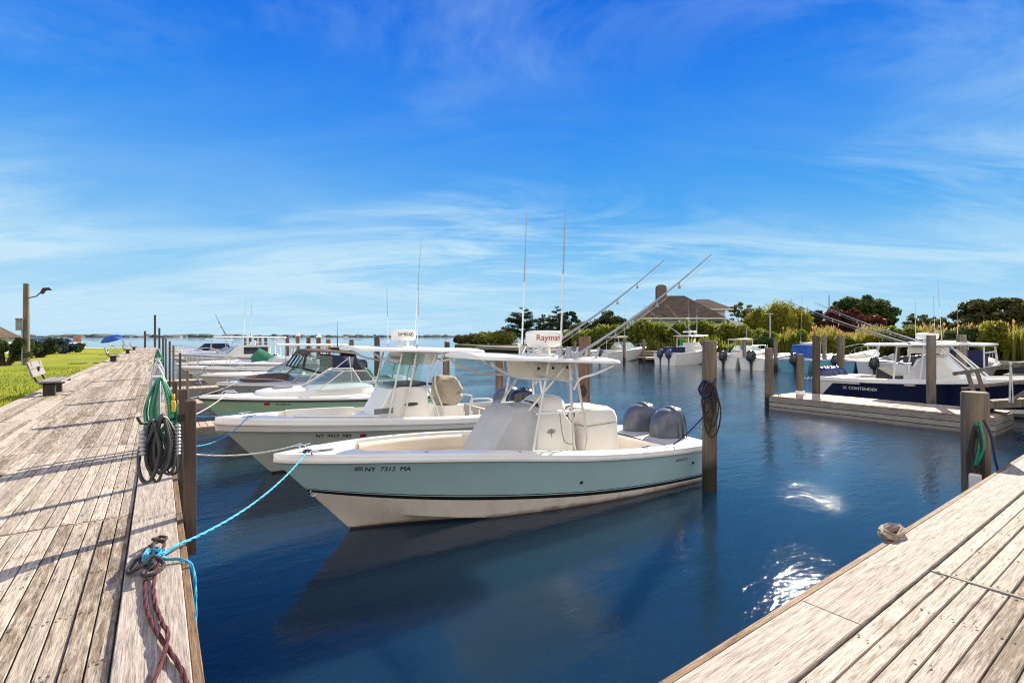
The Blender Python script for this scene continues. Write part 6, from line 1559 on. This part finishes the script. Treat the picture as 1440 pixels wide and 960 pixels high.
b = MB(); hip(b, -7.8, 5.2, -5, 5, 5.15, 9.6, 1.0, 5.6); hip(b, 2.6, 9.0, -6.0, 3.5, 4.0, 5.6, .8, 4.0); hip(b, 1.6, 8.4, -1.0, 5.5, 7.0, 9.1, .9, 3.2); b.box(2.0, 8.2, -.6, 5, 5, 6.9, 1); hip(b, -4.2, 1.4, 2.0, 7.0, 6.8, 9.0, .6, 2.8); ro = b.build('roof', ['roof', 'trim'], hs)
b = MB(); b.sloft([(-4.2, -1.0, 5.2, .95, .6, 12), (-4.2, -1.0, 10.9, .95, .6, 12), (-4.2, -1.0, 11.35, .9, .55, 5), (-4.2, -1.0, 11.6, .55, .35, 3)], 24); b.box(-5.22, -3.18, -1.66, -.34, 7.0, 7.12); b.build('chimney', 'brick', ro, sharp=40)
for (xa, xb, ya, za, zb) in ((-6.4, -5.0, -5.02, 2.6, 4.3), (-2.6, -.6, -5.02, 2.6, 4.3), (3.3, 4.3, -6.02, 2.0, 3.4), (4.6, 5.6, -6.02, 2.0, 3.4), (6.4, 7.6, -6.02, 1.9, 3.3)):
    f = MB(); f.box(xa-.1, xb+.1, ya-.05, ya, za-.1, zb+.1); fo = f.build('window', 'trim', hs); g_ = MB(); g_.box(xa, xb, ya-.06, ya-.053, za, zb); g_.build('pane', 'wglass', fo)
b = MB(); b.box(1.3, 2.7, -5.03, -5.0, 2.2, 4.6); b.build('door_opening', 'wglass', hs)

# utility poles behind the quay
for x_, yt, Z_, lab in ((1083, 440, 55, 'thin pole standing before the willow'), (1166, 415, 85, 'thin pole rising above the maroon tree'), (1050, 462, 55, 'short thin white pole in front of the hedge')):
    p_ = P2(x_, yt, Z_); b = MB(); b.tube([(p_[0], p_[1], .8), p_], .10 if x_ != 1050 else .05, 8)
    if x_ == 1083: b.rbox((p_[0]-.3, p_[1], p_[2]-.1), (1.0, .1, .1), -YAW)
    tag(b.build('utility_pole', 'alud'), lab, 'pole')
for x_, q_, lab, m_ in ((48.6, 35.0, 'green hose standpipe on the far quay', 'hoseg'), (48.6, 33.3, 'white standpipe on the far quay', 'whitep')):
    b = MB(); b.tube([(x_, q_, 1.05), (x_, q_, 2.6)], .10, 8); b.tube([(x_-.15, q_, 1.3), (x_-.25, q_, 2.0), (x_-.1, q_, 2.4)], .09, 6); tag(b.build('standpipe', m_), lab, 'standpipe')

# lawn side: junipers, a parked car, a sign, the corner of a cottage
def juniper(label, x, y_top, Zc, wpx, mat='l_juniper', n=3600, seed=1, grp='juniper shrubs along the lawn'):
    rd = random.Random(seed); px, py, top = P2(x, y_top, Zc); w = wpx*Zc/700; Hh = top-1.2
    t = thing('juniper_shrub', label, 'shrub', (px, py, 1.2), 0, grp); bl = []; br = MB()
    for i in range(17):
        a = rd.uniform(0, 2*PI); rr = w*.5*rd.uniform(.15, .95); h = Hh*rd.uniform(.35, .98)*(1-.25*rr/(w*.5))
        c = (rr*math.cos(a), rr*math.sin(a), h); bl.append((c[0], c[1], c[2]*.92, w*.10, w*.10, Hh*.11)); bl.append((c[0]*.72, c[1]*.72, c[2]*.72, w*.10, w*.10, Hh*.12))
        br.tube([(c[0]*.08, c[1]*.08, -.1), (c[0]*.45, c[1]*.45, c[2]*.42), c], [.09, .06, .02], 5)
    leaves('foliage', bl, n, .17*Zc/40, mat, t, aspect=.3, up=.3); br.build('stem', 'bark', t); return t
juniper('large dark juniper with gnarled stems at the left edge of the lawn', 6, 462, 27.5, 56, n=8000, seed=2)
juniper('dark juniper right of the lamp post', 56, 471, 38, 42, n=6000, seed=5)
juniper('bluish spreading spruce shrub right of the dark juniper', 88, 473, 46, 34, 'l_spruce', 4200, seed=7)
juniper('low rusty green shrub at the end of the shrub line', 110, 481, 50, 22, 'l_rust', 2400, seed=9)
juniper('small juniper filling in behind the lamp post', 40, 474, 36, 26, n=3000, seed=12)
def car(label, loc, rz, bm):
    t = thing('parked_car', label, 'car', loc, rz); b = MB()
    b.prism([(-2.1, .32), (2.1, .32), (2.15, .72), (1.95, .88), (1.0, .96), (-1.9, 1.0), (-2.15, .85)], -.86, .86); b.build('body', bm, t, bevel=.08)
    c = MB(); c.prism([(-1.75, .98), (1.05, .95), (.35, 1.45), (-1.3, 1.46)], -.76, .76, taper=[1, 1, .86, .86]); co_ = c.build('cabin', 'wglass', t, bevel=.05)
    rf = MB(); rf.box(-1.28, .32, -.64, .64, 1.462, 1.50); rf.build('roof', bm, co_, bevel=.03)
    for x_ in (-1.35, 1.35):
        for s_ in (-1, 1):
            w_ = MB(); w_.lathe([(.20, -.1), (.33, -.09), (.34, 0), (.33, .09), (.20, .1)], (x_, .80*s_, .33), 16, M4=Matrix.Rotation(PI/2, 4, 'X')); wo = w_.build('wheel', 'blackp', t)
            w2 = MB(); w2.lathe([(.19, -.10), (.19, .10)], (x_, .81*s_, .33), 12, M4=Matrix.Rotation(PI/2, 4, 'X')); w2.build('rim', 'alud', wo)
    return t
cx_ = P2(83, 490, 54); car('white parked car half hidden behind the shrub line', (cx_[0], cx_[1], 1.2), -.5, 'gel')
cx_ = P2(44, 490, 50); car('blue parked car glimpsed behind the lamp post shrubs', (cx_[0], cx_[1], 1.2), -.4, 'skyblue')
sx_ = P2(109, 476, 60); b = MB(); b.rbox((sx_[0], sx_[1], sx_[2]), (.06, 1.0, .75), -YAW+PI/2); b.tube([(sx_[0], sx_[1], 1.1), sx_], .05, 6)
M['fadedred'] = paint('faded_red', (.36, .17, .16), .7, .2, 6)
tag(b.build('sign_board', 'fadedred'), 'faded reddish blank board on a post at the end of the shrubs', 'sign')
ct_ = P2(-48, 490, 46); ct = thing('cottage', 'green walled cottage with dark gable roof at the left picture edge', 'house', (ct_[0], ct_[1], 1.2), -YAW)
b = MB(); b.box(-3, 2.1, -2.5, 2.5, 0, 1.6); b.build('wall', 'seafoam', ct)
b = MB(); b.prism([(-3.4, 1.5), (2.5, 1.5), (-.4, 2.9)], -2.8, 2.8); b.build('roof', 'roof', ct)

# ------------------------------------------------------------------ render settings
vs = scene.view_settings; vs.view_transform = 'Standard'; vs.look = 'None'; vs.exposure = EV; vs.gamma = 1; vs.use_curve_mapping = False
cy = scene.cycles
cy.use_denoising = True; cy.use_adaptive_sampling = False; cy.filter_width = 1.15
try: cy.denoiser = 'OPENIMAGEDENOISE'
except Exception: pass
cy.max_bounces = 6; cy.diffuse_bounces = 3; cy.glossy_bounces = 3; cy.transparent_max_bounces = 10; cy.caustics_reflective = False; cy.caustics_refractive = False
cy.sample_clamp_indirect = 6.0; cy.sample_clamp_direct = 0
